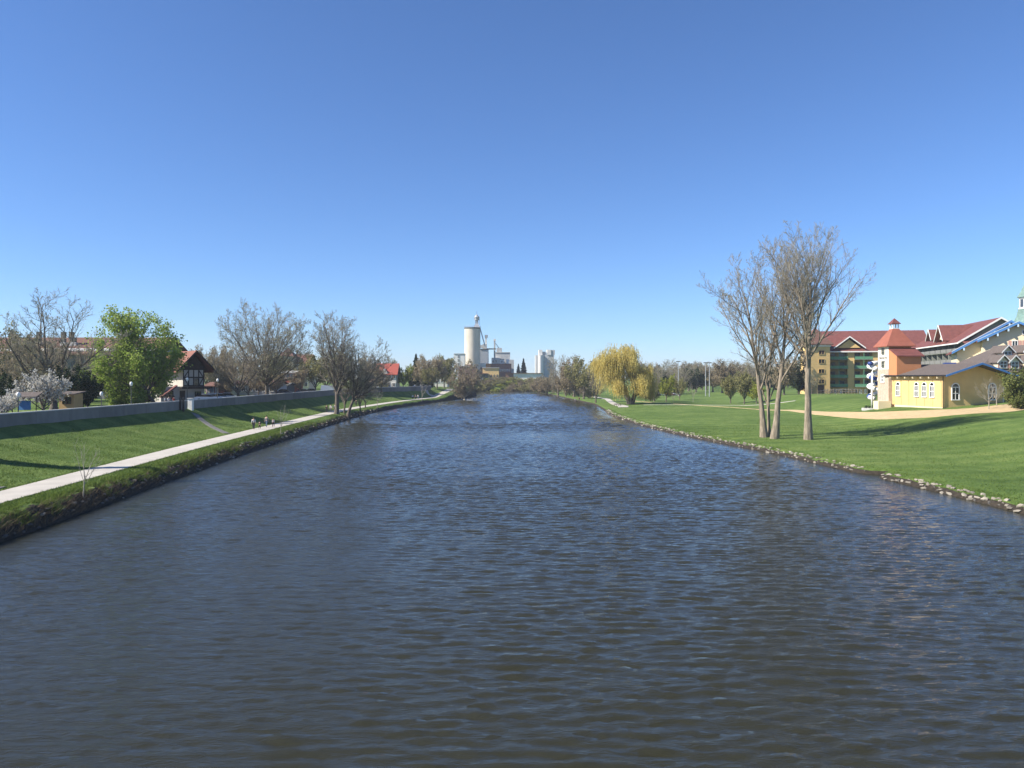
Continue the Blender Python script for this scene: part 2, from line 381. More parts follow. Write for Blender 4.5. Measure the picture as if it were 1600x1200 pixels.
pc = [(float(WL(y))-4.5, y) for y in py_]+[(-29.3, 308), (-27.5, 320), (-26.5, 332), (-28, 343)]
tag(ribbon('footpath', pc, [3.0]*len(pc), M['path'], .045, .8), kind='structure')
# branch of the path climbing to the gap at the end of the wall
bp_ = [(-29.5, 306), (-33, 301), (-35.2, 309), (-34.5, 322)]
tag(ribbon('side_path', bp_, [1.8]*4, M['path'], .05, .6), kind='structure')
# concrete drain strip running down the slope from the gap in the wall
dx0 = (X(303, 118), 118.0); dx1 = (float(WL(104))-6.2, 104.0)
tag(ribbon('drain_strip', [dx0, ((dx0[0]+dx1[0])/2, (dx0[1]+dx1[1])/2), dx1], [1.0]*3, M['conc'], .06, .6), kind='structure')
# sand path by the lodge, a wide apron at its near end
sp = [(86, 127.5), (81, 124), (75, 120), (69, 121), (65, 128), (63.2, 140), (63, 158), (64.5, 178), (60, 200), (52, 225), (44, 250), (40, 270)]
tag(ribbon('sand_path', sp, [1.0, 5.5, 11, 12, 9, 5.5, 3.0, 1.6, 1.2, 1.1, 1.0, 1.0], M['sand'], .04, .8), kind='structure')
wp = [(30.5, 212), (32, 220), (31.8, 235), (33, 255), (36, 290), (34, 340)]
tag(ribbon('willow_path', wp, [2.6, 3, 2.2, 2, 2, 2], M['path'], .06, .8), kind='structure')
sp2 = [(52, 222), (66, 216), (84, 205), (66.5, 190)][:3]
tag(ribbon('park_path', [(38, 226), (52, 224), (66, 219), (78, 208)], [1.4]*4, M['path'], .05, .8), kind='structure')
# street behind the flood wall
def flat_sheet(name, poly, z, m):
    return tag(MB().slab([(x, y, z) for x, y in poly], .3).build(name, m), kind='structure')
flat_sheet('street', [(-53, 20), (-52.5, 235), (-60, 262), (-50, 300), (-60, 420), (-72, 420), (-70, 235), (-64, 20)], 4.36, M['asphalt'])
# ---------------------------------------------------------------- bank stones
def rock_mesh(seed, m, sq=.6):
    rnd = random.Random(seed)
    import bmesh
    bm = bmesh.new(); bmesh.ops.create_icosphere(bm, subdivisions=1, radius=.5)
    for v in bm.verts:
        v.co *= rnd.uniform(.72, 1.18); v.co.z *= sq; v.co.x *= 1.25
    me = bpy.data.meshes.new('stone'); bm.to_mesh(me); bm.free(); me.materials.append(m); return me
pale = [rock_mesh(i, M['stone'], .45+.05*(i % 4)) for i in range(8)]
dark = [rock_mesh(20+i, M['dstone'], .6+.05*(i % 3)) for i in range(6)]
rnd = random.Random(3)
def scatter_stones(meshes, side, spans, name):
    i = 0
    for (y0, y1, gap, smin, smax, spread) in spans:
        y = y0
        while y < y1:
            sc = rnd.uniform(smin, smax)
            t = rnd.uniform(.0, spread)
            x = float(WR(y))+t if side > 0 else float(WL(y))-t
            o = inst(name, meshes[rnd.randrange(len(meshes))], ground)
            o.location = (x, y, max(gz(x, y), 0)+.03*sc); o.scale = (sc, sc*rnd.uniform(.6, 1), sc*rnd.uniform(.7, 1.1))
            o.rotation_euler = (rnd.uniform(-.3, .3), rnd.uniform(-.3, .3), rnd.uniform(0, 6.28) if side < 0 else 1.57+rnd.uniform(-.7, .7))
            y += gap*rnd.uniform(.4, 1.6); i += 1
    return i
scatter_stones(pale, 1, [(50, 69, .36, .2, .62, .8), (73, 110, .36, .2, .55, .9), (110, 150, .42, .3, .6, 1.0), (150, 205, .7, .35, .65, 1.0)], 'stone')
scatter_stones(dark, 1, [(50, 70, 1.6, .15, .4, .4), (72, 130, 2.0, .15, .4, .5)], 'stone')
scatter_stones(pale, -1, [(47, 80, 2.6, .2, .5, 1.0), (80, 125, 1.1, .25, .6, 1.1), (125, 200, 1.3, .3, .6, 1.0)], 'stone')
scatter_stones(dark, -1, [(40, 70, .55, .2, .5, 1.1), (70, 130, .75, .25, .55, 1.0)], 'stone')

# ---------------------------------------------------------------- grass tufts and dry brush (nobody could count them)
def tufts(name, pts, hgt, wid, m, lean=.35, seed=1):
    r = np.random.default_rng(seed); n = len(pts)
    a = r.uniform(0, 2*math.pi, n); h = hgt*r.uniform(.5, 1.3, n); ww = wid*r.uniform(.6, 1.3, n)
    d = np.stack([np.cos(a), np.sin(a), np.zeros(n)], 1)*ww[:, None]/2
    tip = pts+np.stack([r.normal(0, lean, n)*h, r.normal(0, lean, n)*h, h], 1)
    V = np.stack([pts-d, pts+d, tip], 1).reshape(-1, 3)
    return tag(inst(name, np_mesh(name, V, np.arange(3*n).reshape(-1, 3), (m,))), kind='stuff')
r = np.random.default_rng(5)
def samp(n, y0, y1, t0, t1, side, p=1.0):
    y = y0+(y1-y0)*r.uniform(0, 1, n)**p; t = r.uniform(t0, t1, n)
    x = WL(y)-t if side < 0 else WR(y)+t
    return np.stack([x, y, height(x, y)-.02], 1)
bk = samp(15000, 40, 135, .3, 1.9, -1, 1.5); bk = bk[np.array([noise.noise(Vector((q[0]*.5, q[1]*.5, 1))) for q in bk])+.25*(bk[:, 2]-.8) > -.08]
tg = tufts('long_grass', bk, .34, .06, M['blade'], .8, 8); tg['label'] = 'longer ragged grass hanging over the left bank edge'; tg['category'] = 'grass'
lt = np.concatenate([samp(28000, 40, 130, .9, 3.1, -1, 1.6), samp(9000, 130, 290, .8, 2.8, -1), samp(4000, 44, 140, 5.88, 6.3, -1, 1.7), samp(52000, 44, 140, 6.15, 17, -1, 1.7), samp(14000, 140, 260, 6.2, 13, -1)])
tg = tufts('grass', lt, .13, .05, M['blade'], .5, 2); tg['label'] = 'short spring grass on the left bank and slope'; tg['category'] = 'grass'
rt = np.concatenate([samp(42000, 46, 130, .35, 30, 1, 1.4), samp(9000, 48, 210, .3, 1.6, 1, 1.3), samp(16000, 110, 240, 1, 40, 1)])
tg = tufts('grass', rt, .12, .05, M['blade'], .5, 3); tg['label'] = 'short spring grass on the right lawn'; tg['category'] = 'grass'
bl = np.concatenate([samp(2400, 41, 58, .05, 1.1, -1), samp(1800, 58, 90, .1, 1.0, -1), samp(2200, 90, 190, .1, 1.0, -1)])
tg = tufts('dry_brush', bl, .42, .028, M['dry'], 1.0, 4); tg['label'] = 'tangle of dry stalks along the left waterline'; tg['category'] = 'brush'

# ---------------------------------------------------------------- flood wall, panel by panel
def flood_wall(y0, y1, label):
    root = thing('flood_wall', label, 'wall', (float(XW(y0)), y0, gz(float(XW(y0))+.8, y0)))
    y = y0; ln = 6.1
    while y < y1-.5:
        ye = min(y+ln, y1); a = Vector((float(XW(y)), y)); b = Vector((float(XW(ye)), ye))
        n_ = (b-a).normalized(); dirn = Vector((n_.y, -n_.x))
        z0 = 3.3; zt = 5.46+.0012*(y-60)
        p = []
        g = .02
        aa = a+n_*g; bb = b-n_*g
        for q in (aa+dirn*.14, bb+dirn*.14, bb-dirn*.14, aa-dirn*.14): p.append((q.x, q.y))
        o = MB(); o.prism(p, z0, zt-.12, 'z'); pn = o.build('panel', M['conc'], root)
        p2 = []
        for q in (a+dirn*.18, b+dirn*.18, b-dirn*.18, a-dirn*.18): p2.append((q.x, q.y))
        cp = MB().prism(p2, zt-.118, zt, 'z').build('coping', M['coping'], pn)
        pn.matrix_parent_inverse = Matrix.Translation(-root.location)
        y = ye
    return root
flood_wall(20, 118.4, 'grey concrete flood wall from the left edge to the gated gap')
flood_wall(120.2, 312, 'long grey concrete flood wall running from the gap into the distance')
# ---------------------------------------------------------------- trees
def nrm(a): return a/np.maximum(np.linalg.norm(a, axis=-1, keepdims=True), 1e-9)
def perp(t):
    a = np.where(np.abs(t[..., 2:3]) < .9, np.array([0, 0, 1.0]), np.array([1.0, 0, 0]))
    u = nrm(np.cross(t, a)); return u, np.cross(t, u)
def tubes(P, Rd, sides):
    """P (B,N,3), Rd (B,N) -> V, quads"""
    B, n_, _ = P.shape
    T = np.empty_like(P); T[:, 1:-1] = P[:, 2:]-P[:, :-2]; T[:, 0] = P[:, 1]-P[:, 0]; T[:, -1] = P[:, -1]-P[:, -2]
    T = nrm(T); u, w_ = perp(T)
    a = np.arange(sides)*2*math.pi/sides
    V = P[:, :, None, :]+Rd[:, :, None, None]*(np.cos(a)[None, None, :, None]*u[:, :, None, :]+np.sin(a)[None, None, :, None]*w_[:, :, None, :])
    idx = np.arange(B*n_*sides).reshape(B, n_, sides)
    nx = np.roll(idx, -1, axis=2)
    F = np.stack([idx[:, :-1], nx[:, :-1], nx[:, 1:], idx[:, 1:]], -1).reshape(-1, 4)
    return V.reshape(-1, 3), F
def quads(C_, size, rng, flat=0.0, asp=1.0):
    n_ = len(C_); nn = nrm(rng.normal(size=(n_, 3))+np.array([0, 0, flat]))
    u, v = perp(nn); th = rng.uniform(0, 6.28, n_)[:, None]
    a = u*np.cos(th)+v*np.sin(th); b = -u*np.sin(th)+v*np.cos(th)
    s = (size*rng.uniform(.6, 1.35, n_))[:, None]/2
    V = np.stack([C_-a*s*1.15*asp, C_-b*s*.75, C_+a*s*1.15*asp, C_+b*s*.75], 1).reshape(-1, 3)
    return V, np.arange(4*n_).reshape(-1, 4)
def join(parts):
    Vs, Fs, Ms = [], [], []; b = 0
    for V, F, m in parts:
        Vs.append(V); Fs.append(F+b); Ms.append(np.full(len(F), m)); b += len(V)
    return np.concatenate(Vs), np.concatenate(Fs), np.concatenate(Ms)

def grow(P, Rd, Ln, rng, n, s=(.3, 1), ang=(25, 45), lr=(.4, .6), N=5, gn=.12, trop=.15, rr=.6, taper=.3, env=None, end=.3, side=None, rmin=.006):
    B, n0, _ = P.shape
    idx = np.repeat(np.arange(B), n); kk = np.tile(np.arange(n), B)
    sv = s[0]+(s[1]-s[0])*(kk+rng.uniform(0, 1, len(idx)))/n
    f = sv*(n0-1)*.9999; i = f.astype(int); w_ = (f-i)[:, None]
    st = P[idx, i]*(1-w_)+P[idx, i+1]*w_
    tan = nrm(P[idx, i+1]-P[idx, i]); rad = Rd[idx, i]*(1-w_[:, 0])+Rd[idx, i+1]*w_[:, 0]
    u, v = perp(tan); az = (kk*2.399+rng.uniform(0, 6.28, B)[idx]+rng.normal(0, .5, len(idx)))[:, None]
    an = np.radians(rng.uniform(ang[0], ang[1], len(idx)))[:, None]
    d = nrm(tan*np.cos(an)+(u*np.cos(az)+v*np.sin(az))*np.sin(an))
    ln = Ln[idx]*rng.uniform(lr[0], lr[1], len(idx))*(1-taper*sv)
    pts = [st]; cur = st
    for k_ in range(N-1):
        d = nrm(d+rng.normal(0, gn, d.shape)+np.array([0, 0, trop])/(N-1)*2)
        cur = cur+d*(ln/(N-1))[:, None]; pts.append(cur)
    Q = np.stack(pts, 1)
    if env is not None:
        c, rad3 = np.array(env[0]), np.array(env[1])
        e = np.linalg.norm((Q[:, -1]-c)/rad3, axis=1)
        e *= rng.uniform(.9, 1.12, len(e))
        f2 = np.where(e > 1, 1/np.maximum(e, 1)**1.6, 1.0)
        Q = Q[:, :1]+(Q-Q[:, :1])*f2[:, None, None]; ln = ln*f2
    r0 = np.maximum(rad*rr, rmin)
    Rn = r0[:, None]*np.linspace(1, end, N)[None, :]
    return Q, np.maximum(Rn, rmin*.7), ln

def tree_meshes(seed, H, fork, r0, env, limbs, levels, lean=(0, 0), leaf=None, bark=None, twigm=None, bend=.03, flare=1.6, top=1.0, wood_levels=2, limb_ang=(12, 38), limb_len=(.75, 1.0), limb_trop=.25, limb_s=(.55, 1.0), limb_gn=.06, limb_rr=.55, limb_taper=0.0):
    """returns (trunk mesh, crown mesh); base at the origin. levels: list of kwargs for grow; leaf: (count, size, jitter, material)"""
    rng = np.random.default_rng(seed)
    n_ = 9; t = np.linspace(0, 1, n_)
    P = np.stack([lean[0]*fork*t**1.3, lean[1]*fork*t**1.3, fork*t], 1)
    P[1:] += np.cumsum(rng.normal(0, bend*fork/n_, (n_-1, 3))*np.array([1, 1, 0]), axis=0)
    Rd = r0*np.interp(t, [0, .05, .15, 1], [flare*1.15, flare*.95, 1.0, .72*top])
    P = P[None]; Rd = Rd[None]; P[:, 0, 2] -= .3
    gen = [(P, Rd, np.array([H-fork]), 8)]
    q = grow(P, Rd, np.array([H-fork]), rng, limbs, limb_s, limb_ang, limb_len, 9, limb_gn, limb_trop, limb_rr, limb_taper, env, .22)
    gen.append(q+(6,))
    for i, lv in enumerate(levels):
        q = grow(gen[-1][0], gen[-1][1], gen[-1][2], rng, env=env, **lv); gen.append(q+((5, 4, 3, 3)[min(i, 3)],))
    wood = join([tubes(g[0], g[1], g[3])+(0,) for g in gen[:wood_levels+1]])
    crown = [tubes(g[0], g[1], g[3])+(0,) for g in gen[wood_levels+1:]]
    if leaf:
        last = np.concatenate([gen[-1][0], gen[-2][0][:, :gen[-1][0].shape[1]]]) if gen[-2][0].shape[1] >= gen[-1][0].shape[1] else gen[-1][0]
        b = rng.integers(0, len(last), leaf[0]); f = rng.uniform(.15, 1, leaf[0])*(last.shape[1]-1)*.9999; i = f.astype(int); w_ = (f-i)[:, None]
        cpt = last[b, i]*(1-w_)+last[b, i+1]*w_+rng.normal(0, leaf[2], (leaf[0], 3))
        crown.append(quads(cpt, leaf[1], rng)+(1,))
    bark = bark or M['bark']; twigm = twigm or M['twig']
    tm = np_mesh('trunk', wood[0], wood[1], (bark,), None, True)
    cV, cF, cM = join(crown)
    cm = np_mesh('crown', cV, cF, (twigm, leaf[3] if leaf else twigm), cM)
    return tm, cm
def plant_tree(name, label, meshes, x, y, rz=0, sc=(1, 1, 1), group=None, z=None, cat='tree'):
    t = thing(name, label, cat, (x, y, gz(x, y) if z is None else z), rz, group)
    t.scale = sc
    inst('trunk', meshes[0], t); inst('crown', meshes[1], t)
    return t

LV_FINE = [dict(n=8, s=(.18, 1), ang=(22, 42), lr=(.32, .5), N=6, gn=.09, trop=.3, rr=.55, taper=.45),
           dict(n=7, s=(.15, 1), ang=(25, 50), lr=(.3, .5), N=5, gn=.12, trop=.25, rr=.55, taper=.4, rmin=.014),
           dict(n=6, s=(.15, 1), ang=(25, 55), lr=(.35, .6), N=4, gn=.15, trop=.2, rr=.6, taper=.35, rmin=.0095)]
# the four big bare trees on the right lawn
big = tree_meshes(15, 28.3, 18.0, .37, ((1.6, 0, 18.4), (9.0, 7.8, 10.2)), 20, [dict(LV_FINE[0], n=11), dict(LV_FINE[1], n=9), LV_FINE[2]], (.015, 0), (4200, .085, .05, M['bud']), limb_ang=(20, 44), limb_trop=.22, limb_len=(1.1, 1.35), bend=.02, limb_s=(.38, 1), limb_rr=.55, limb_taper=.45, top=.3, flare=1.3)
plant_tree('bare_tree', 'tall bare tree with single straight trunk, nearest of those on right lawn', big, X(1263, 101), 101, sc=(1.25, 1.15, 1.15), group='bare trees on the right lawn')
lm = tree_meshes(12, 26.0, 17.0, .31, ((-4.2, 0, 16.0), (6.6, 6.0, 9.8)), 15, [dict(LV_FINE[0], n=10, ang=(25, 50)), dict(LV_FINE[1], n=8), LV_FINE[2]], (-.13, 0), (3200, .10, .05, M['bud']), limb_ang=(18, 55), limb_trop=.2, bend=.05, limb_s=(.32, 1), limb_len=(1.1, 1.5), limb_taper=.45, top=.3)
plant_tree('bare_tree', 'bare tree leaning left, leftmost trunk of the clump on the right lawn', lm, X(1194, 106), 106, sc=(1.15, 1.1, 1.14), group='bare trees on the right lawn')
rm = tree_meshes(13, 26.5, 17.0, .34, ((1.0, 0, 17.2), (5.2, 6.0, 9.8)), 14, [dict(LV_FINE[0], n=10), dict(LV_FINE[1], n=8), LV_FINE[2]], (.09, 0), (3200, .10, .05, M['bud']), limb_ang=(14, 38), limb_trop=.25, bend=.03, limb_s=(.38, 1), limb_len=(1.1, 1.4), limb_taper=.45, top=.3)
plant_tree('bare_tree', 'thick bare trunk leaning slightly right, rightmost of the clump on the right lawn', rm, X(1210, 103.5), 103.5, sc=(1.15, 1.1, 1.13), group='bare trees on the right lawn')
mm = tree_meshes(14, 23.0, 7.0, .24, ((.5, 0, 15), (3.4, 4.5, 8.5)), 6, LV_FINE, (.0, 0), (1800, .10, .05, M['bud']), limb_ang=(6, 24), limb_trop=.35, bend=.03, limb_s=(.5, 1))
plant_tree('bare_tree', 'thin pale bare trunk in the middle of the clump on the right lawn', mm, X(1201.5, 107), 107, group='bare trees on the right lawn')

# left bank: tall bare trees between path and water
LVB = [dict(n=8, s=(.15, 1), ang=(25, 50), lr=(.35, .55), N=6, gn=.1, trop=.2, rr=.55, taper=.4),
       dict(n=7, s=(.15, 1), ang=(25, 55), lr=(.35, .55), N=4, gn=.14, trop=.15, rr=.55, taper=.4, rmin=.024),
       dict(n=6, s=(.15, 1), ang=(25, 60), lr=(.35, .6), N=3, gn=.15, trop=.15, rr=.6, taper=.3, rmin=.018)]
t1 = tree_meshes(21, 21.8, 6.5, .42, ((.3, 0, 14.0), (5.4, 5.2, 8.2)), 12, [dict(LVB[0], n=10), dict(LVB[1], n=8), LVB[2]], (.01, 0), (3600, .17, .1, M['bud']), M['dbark'], M['gtwig'], limb_ang=(12, 42))
xb = X(526, 163); plant_tree('bank_tree', 'tallest bare tree with upright crown between left path and river', t1, xb, 163, sc=(1.12, 1.1, 1.06), z=.9, group='bare trees on the left bank')
t2 = tree_meshes(22, 18.5, 5.0, .33, ((4.3, 0, 11.5), (5.8, 5.2, 7.2)), 11, [dict(LVB[0], n=9), dict(LVB[1], n=8), LVB[2]], (.35, 0), (3200, .19, .1, M['bud']), M['dbark'], M['gtwig'], limb_ang=(15, 48))
plant_tree('bank_tree', 'bare tree leaning right over the river beside the tallest bank tree', t2, X(544, 166), 166, z=.7, group='bare trees on the left bank')
t3 = tree_meshes(23, 12.5, 3.0, .2, ((.2, 0, 7.5), (4.0, 4.0, 5.0)), 7, LVB, (.05, 0), (2400, .18, .1, M['bud']), M['dbark'], M['gtwig'])
plant_tree('bank_tree', 'thin bare tree between the two big leaning bank trees on the left', t3, X(538, 168), 168, z=.9, group='bare trees on the left bank')
plant_tree('bank_tree', 'small twiggy tree at the water edge right of the bank trees', t3, X(563, 176), 176, 2.1, (.85, .85, .8), z=.6, group='bare trees on the left bank')
plant_tree('bank_tree', 'low twiggy tree beside the far path, right of the smaller bank tree', t3, X(571, 196), 196, 4.0, (.8, .8, .75), z=.9, group='bare trees on the left bank')
# thin saplings along the waterline
sap = tree_meshes(31, 4.6, 1.6, .045, ((0, 0, 3.0), (1.3, 1.3, 1.9)), 7, [dict(n=5, s=(.2, 1), ang=(25, 45), lr=(.3, .5), N=4, gn=.08, trop=.2, rr=.55, rmin=.008)], (.1, 0), None, M['twig'], M['twig'], flare=1.1, limb_ang=(18, 50), wood_levels=1)
for u_, d_, s_, lb in ((133, 52.5, .95, 'slim bare sapling at the near left waterline'), (452, 110, 1.05, 'thin sapling on the left waterline below the walkers'), (598, 203, 1.4, 'thin sapling at the water edge beyond the bank trees'), (660, 263, 1.6, 'thin far sapling on the left bank near the three far walkers')):
    x_ = float(WL(d_))-.7; plant_tree('sapling', lb, sap, x_, d_, u_, (s_, s_, s_), 'saplings on the left waterline', cat='sapling')

# trees behind the flood wall
wide = tree_meshes(41, 22.0, 5.0, .45, ((-2.2, 0, 13.0), (12.6, 8, 9.0)), 18, [dict(LVB[0], n=11), dict(LVB[1], n=8), dict(LVB[2], n=7)], (.01, 0), (9000, .2, .1, M['bud']), M['dbark'], M['gtwig'], limb_ang=(16, 66), limb_trop=.3, limb_rr=.46, limb_s=(.45, 1))
plant_tree('street_tree', 'broad bare elm with fan of branches behind the flood wall', wide, X(417, 172), 172, z=4.3)
small = tree_meshes(42, 12.0, 2.6, .3, ((0, 0, 7.0), (6.0, 5, 5.2)), 9, LVB, (0, 0), (3200, .2, .1, M['brown']), M['dbark'], M['gtwig'], limb_ang=(25, 65), limb_trop=.25)
plant_tree('street_tree', 'smaller bare spreading tree left of the broad elm behind the flood wall', small, X(372, 152), 152, z=4.3)
gnar = tree_meshes(243, 17.5, 4.5, .42, ((1.2, 0, 11.4), (8.0, 6, 6.6)), 13, [dict(LVB[0], n=10, gn=.22), dict(LVB[1], n=8, gn=.2), LVB[2]], (.05, 0), (2600, .16, .1, M['bud']), M['dbark'], M['gtwig'], limb_ang=(25, 65), limb_trop=.2, limb_gn=.16, limb_s=(.4, 1))
plant_tree('street_tree', 'gnarled bare tree rising above the white blossom at far left', gnar, X(84, 112), 112, z=4.3)
plant_tree('street_tree', 'lower brown bare tree at the left edge beside the gnarled one', small, X(35, 118), 118, 2.0, (1.15, 1.1, .95), z=4.3)
green = tree_meshes(144, 17.0, 2.8, .32, ((-4.8, 0, 8.6), (9.2, 7.5, 7.3)), 20, [dict(LVB[0], n=11), LVB[1], dict(LVB[2], n=4)], (-.75, 0), (32000, .32, .42, M['spring']), M['dbark'], M['gtwig'], limb_ang=(15, 95), limb_trop=.1, limb_s=(.4, 1), limb_len=(.7, 1.1))
plant_tree('leafy_tree', 'fresh green leafy tree behind the flood wall', green, X(243, 126), 126, z=4.3)
blossom = tree_meshes(45, 6.4, 1.2, .16, ((0, 0, 3.4), (3.0, 2.6, 3.0)), 10, [dict(LVB[0], n=7), dict(LVB[1], n=6)], (0, 0), (4200, .2, .12, M['white']), M['dbark'], M['dbark'], limb_ang=(15, 60))
plant_tree('blossom_tree', 'white flowering tree in front of the gnarled bare tree', blossom, X(68, 94), 94, z=4.3)
plant_tree('blossom_tree', 'small white flowering tree at the left edge of the picture', blossom, X(6, 84), 84, 1.5, (.65, .65, .6), z=4.3)
olive_t = tree_meshes(46, 11.0, 2.4, .25, ((0, 0, 6.6), (4.6, 4.2, 4.9)), 10, [LVB[0], dict(LVB[1], n=6)], (0, 0), (5400, .34, .25, M['olive']), M['dbark'], M['gtwig'], limb_ang=(18, 60))
brown_t = tree_meshes(47, 11.0, 2.2, .25, ((0, 0, 6.4), (4.9, 4.4, 4.9)), 10, [LVB[0], dict(LVB[1], n=7)], (0, 0), (5600, .3, .25, M['brown']), M['dbark'], M['gtwig'], limb_ang=(18, 65))
lime_t = tree_meshes(48, 10.0, 2.2, .22, ((0, 0, 6.0), (4.2, 4.0, 4.4)), 10, [LVB[0], dict(LVB[1], n=6)], (0, 0), (3600, .34, .2, M['lime']), M['dbark'], M['gtwig'], limb_ang=(18, 60))
grey_t = tree_meshes(49, 15.0, 3.0, .32, ((0, 0, 8.8), (6.2, 5.6, 6.6)), 11, [dict(LVB[0], n=9), dict(LVB[1], n=7), dict(LVB[2], n=4)], (0, 0), (2600, .2, .15, M['bud']), M['dbark'], M['gtwig'], limb_ang=(18, 62))
shrub = tree_meshes(50, 13.5, .8, .3, ((0, 0, 6.2), (6.6, 6.0, 7.0)), 16, [dict(LVB[0], n=9, s=(.1, 1)), dict(LVB[1], n=8), dict(LVB[2], n=4)], (0, 0), (9000, .3, .2, M['brown']), M['gtwig'], M['gtwig'], limb_ang=(8, 70), limb_s=(.2, 1))
dark_t = tree_meshes(51, 11.0, 1.5, .25, ((0, 0, 5.8), (4.6, 4.2, 5.4)), 12, [LVB[0], dict(LVB[1], n=6)], (0, 0), (7000, .34, .22, M['spruce']), M['dbark'], M['gtwig'], limb_ang=(18, 70), limb_s=(.2, 1))
for u_, d_, proto, s_, z_, lb in (
    (493, 236, olive_t, 1.0, 4.3, 'olive budding tree left of the tall bank trees'),
    (510, 246, olive_t, .95, 4.3, 'second olive budding tree, partly behind the tallest bank tree'),
    (458, 262, olive_t, .85, 4.3, 'faded olive tree between the brick shop and the turreted house'),
    (350, 205, grey_t, .9, 4.3, 'grey bare tree seen between timbered house and broad elm'),
    (300, 196, brown_t, .95, 4.3, 'brown tree rising just right of the timbered gable, behind the cars'),
    (392, 225, brown_t, 1.0, 4.3, 'brown budding tree behind the trunk of the broad elm'),
    (596, 262, brown_t, .85, 4.3, 'reddish brown budding tree in front of the red roofed house'),
    (558, 285, grey_t, .85, 4.3, 'grey bare tree behind the leaning bank tree'),
    (604, 345, grey_t, 1.0, 4.3, 'grey bare tree behind the red roofed house'),
    (630, 305, lime_t, .95, 4.3, 'pale green tree at the right end of the red roofed house'),
    (657, 330, brown_t, 1.3, 4.3, 'rounded brown tree in front of the dark spruces'),
    (683, 345, brown_t, 1.35, 4.3, 'second rounded brown tree right of the dark spruces'),
    (672, 322, olive_t, .9, 4.3, 'low olive tree above the far end of the flood wall'),
    (704, 372, lime_t, 1.15, 4.3, 'yellow green tree left of the grey river shrub'),
    (694, 360, olive_t, 1.3, 4.3, 'olive tree in front of the grey gabled roof'),
    (645, 350, dark_t, 1.05, 4.3, 'dark green bushy tree under the tall spruce'),
    (88, 128, brown_t, .8, 4.3, 'small brown tree behind the white blossom, right of the gnarled trunk'),
    (170, 150, brown_t, 1.0, 4.3, 'brown tree seen through the left side of the green tree'),
    (196, 128, dark_t, .5, 4.3, 'dark low evergreen under the middle of the green tree'),
    (226, 134, dark_t, .45, 4.3, 'dark low evergreen under the right side of the green tree'),
    (388, 178, small, .55, 4.3, 'low twiggy tree between the smaller bare tree and the broad elm'),
    (404, 196, brown_t, .7, 4.3, 'low brown tree just left of the broad elm trunk'),
    (432, 200, brown_t, .62, 4.3, 'low brown tree just right of the broad elm trunk'),
    (352, 176, brown_t, .55, 4.3, 'low brown tree behind the pale parked cars'),
    (468, 232, brown_t, .7, 4.3, 'low brown tree between brick shop and white van'),
    (322, 255, brown_t, 1.3, 4.3, 'brown tree seen right beside the timbered gable, farther back'),
    (345, 275, brown_t, 1.4, 4.3, 'rounded brown tree behind the left half of the broad elm'),
    (428, 285, olive_t, 1.35, 4.3, 'olive tree behind the right half of the broad elm'),
    (476, 330, brown_t, 1.5, 4.3, 'brown tree behind the turreted house, left of the tall bank trees'),
    (530, 330, olive_t, 1.4, 4.3, 'olive tree far behind the tallest bank tree'),
    (578, 340, brown_t, 1.3, 4.3, 'brown tree just left of the bright red roof'),
    (150, 190, brown_t, 1.2, 4.3, 'brown tree between long brown roof and green tree'),
    (20, 150, olive_t, 1.2, 4.3, 'pale olive tree at far left in front of the long brown roof'),
    (60, 146, brown_t, 1.15, 4.3, 'brown budding tree behind the gnarled tree'),
    (104, 140, grey_t, .72, 4.3, 'grey bare tree left of the green tree'),
    (118, 108, dark_t, .62, 4.3, 'dark evergreen left of the green tree'),
    (136, 116, dark_t, .55, 4.3, 'low dark evergreen under the left side of the green tree'),
    (3, 100, dark_t, .55, 4.3, 'dark evergreen at the left edge above the flood wall')):
    plant_tree('park_tree', lb, proto, X(u_, d_), d_, u_*.37, (s_, s_, s_*random.Random(u_).uniform(.9, 1.1)), 'trees behind the flood wall', z=z_)
plant_tree('river_shrub_tree', 'grey brown many stemmed tree at the river bend', shrub, X(726, 308), 308, .4, (1.12, 1.1, 1.12), z=.4)

# spruces
def spruce_mesh(seed, H, rb, m, dens=1.0, r0=.2):
    rng = np.random.default_rng(seed); n_ = int(900*dens); z = H*(.06+.94*rng.uniform(0, 1, n_)**1.25)
    rad = rb*(1-z/H)**.85*rng.uniform(.55, 1.08, n_)*(1+.18*np.sin(z*5.5)); a = rng.uniform(0, 6.28, n_)
    V = []; F = []
    c = np.stack([np.cos(a), np.sin(a), np.zeros(n_)], 1); s_ = np.stack([-np.sin(a), np.cos(a), np.zeros(n_)], 1)
    st = np.stack([np.zeros(n_), np.zeros(n_), z+.15*rad], 1)
    pts = []
    for f in np.linspace(.15, 1, 8):
        cp = st+c*(rad*f)[:, None]-np.array([0, 0, 1])*(rad*.42*f**1.5)[:, None]
        pts.append(cp+rng.normal(0, .12, cp.shape)*np.minimum(1, rad)[:, None])
    pts = np.concatenate(pts)
    V, F = quads(pts, .62*min(1, H/14), rng, .8)
    tm = np_mesh('trunk', *tubes(np.array([[[0, 0, -.3], [0, 0, H*.5], [0, 0, H*.97]]]), np.array([[r0, r0*.6, .03]]), 7), (M['dbark'],), None, True)
    return tm, np_mesh('crown', V, F, (m,))
sp1 = spruce_mesh(1, 16, 4.0, M['spruce'])
for u_, d_, h_, lb in ((650, 360, .98, 'tall dark spruce left of the grey gabled roof'), (664, 372, .82, 'shorter dark spruce just right of the tall spruce'), (671, 380, .72, 'third dark spruce beside the grey gabled roof'),
                       (818, 590, 1.1, 'dark spruce left of the white silo group'), (810, 600, .85, 'slim spruce between grain mill and white silo group')):
    z_ = gz(X(u_, d_), d_) if d_ < 450 else 6.0
    plant_tree('spruce', lb, sp1, X(u_, d_), d_, u_, (h_, h_, h_), 'dark spruces', z=z_)
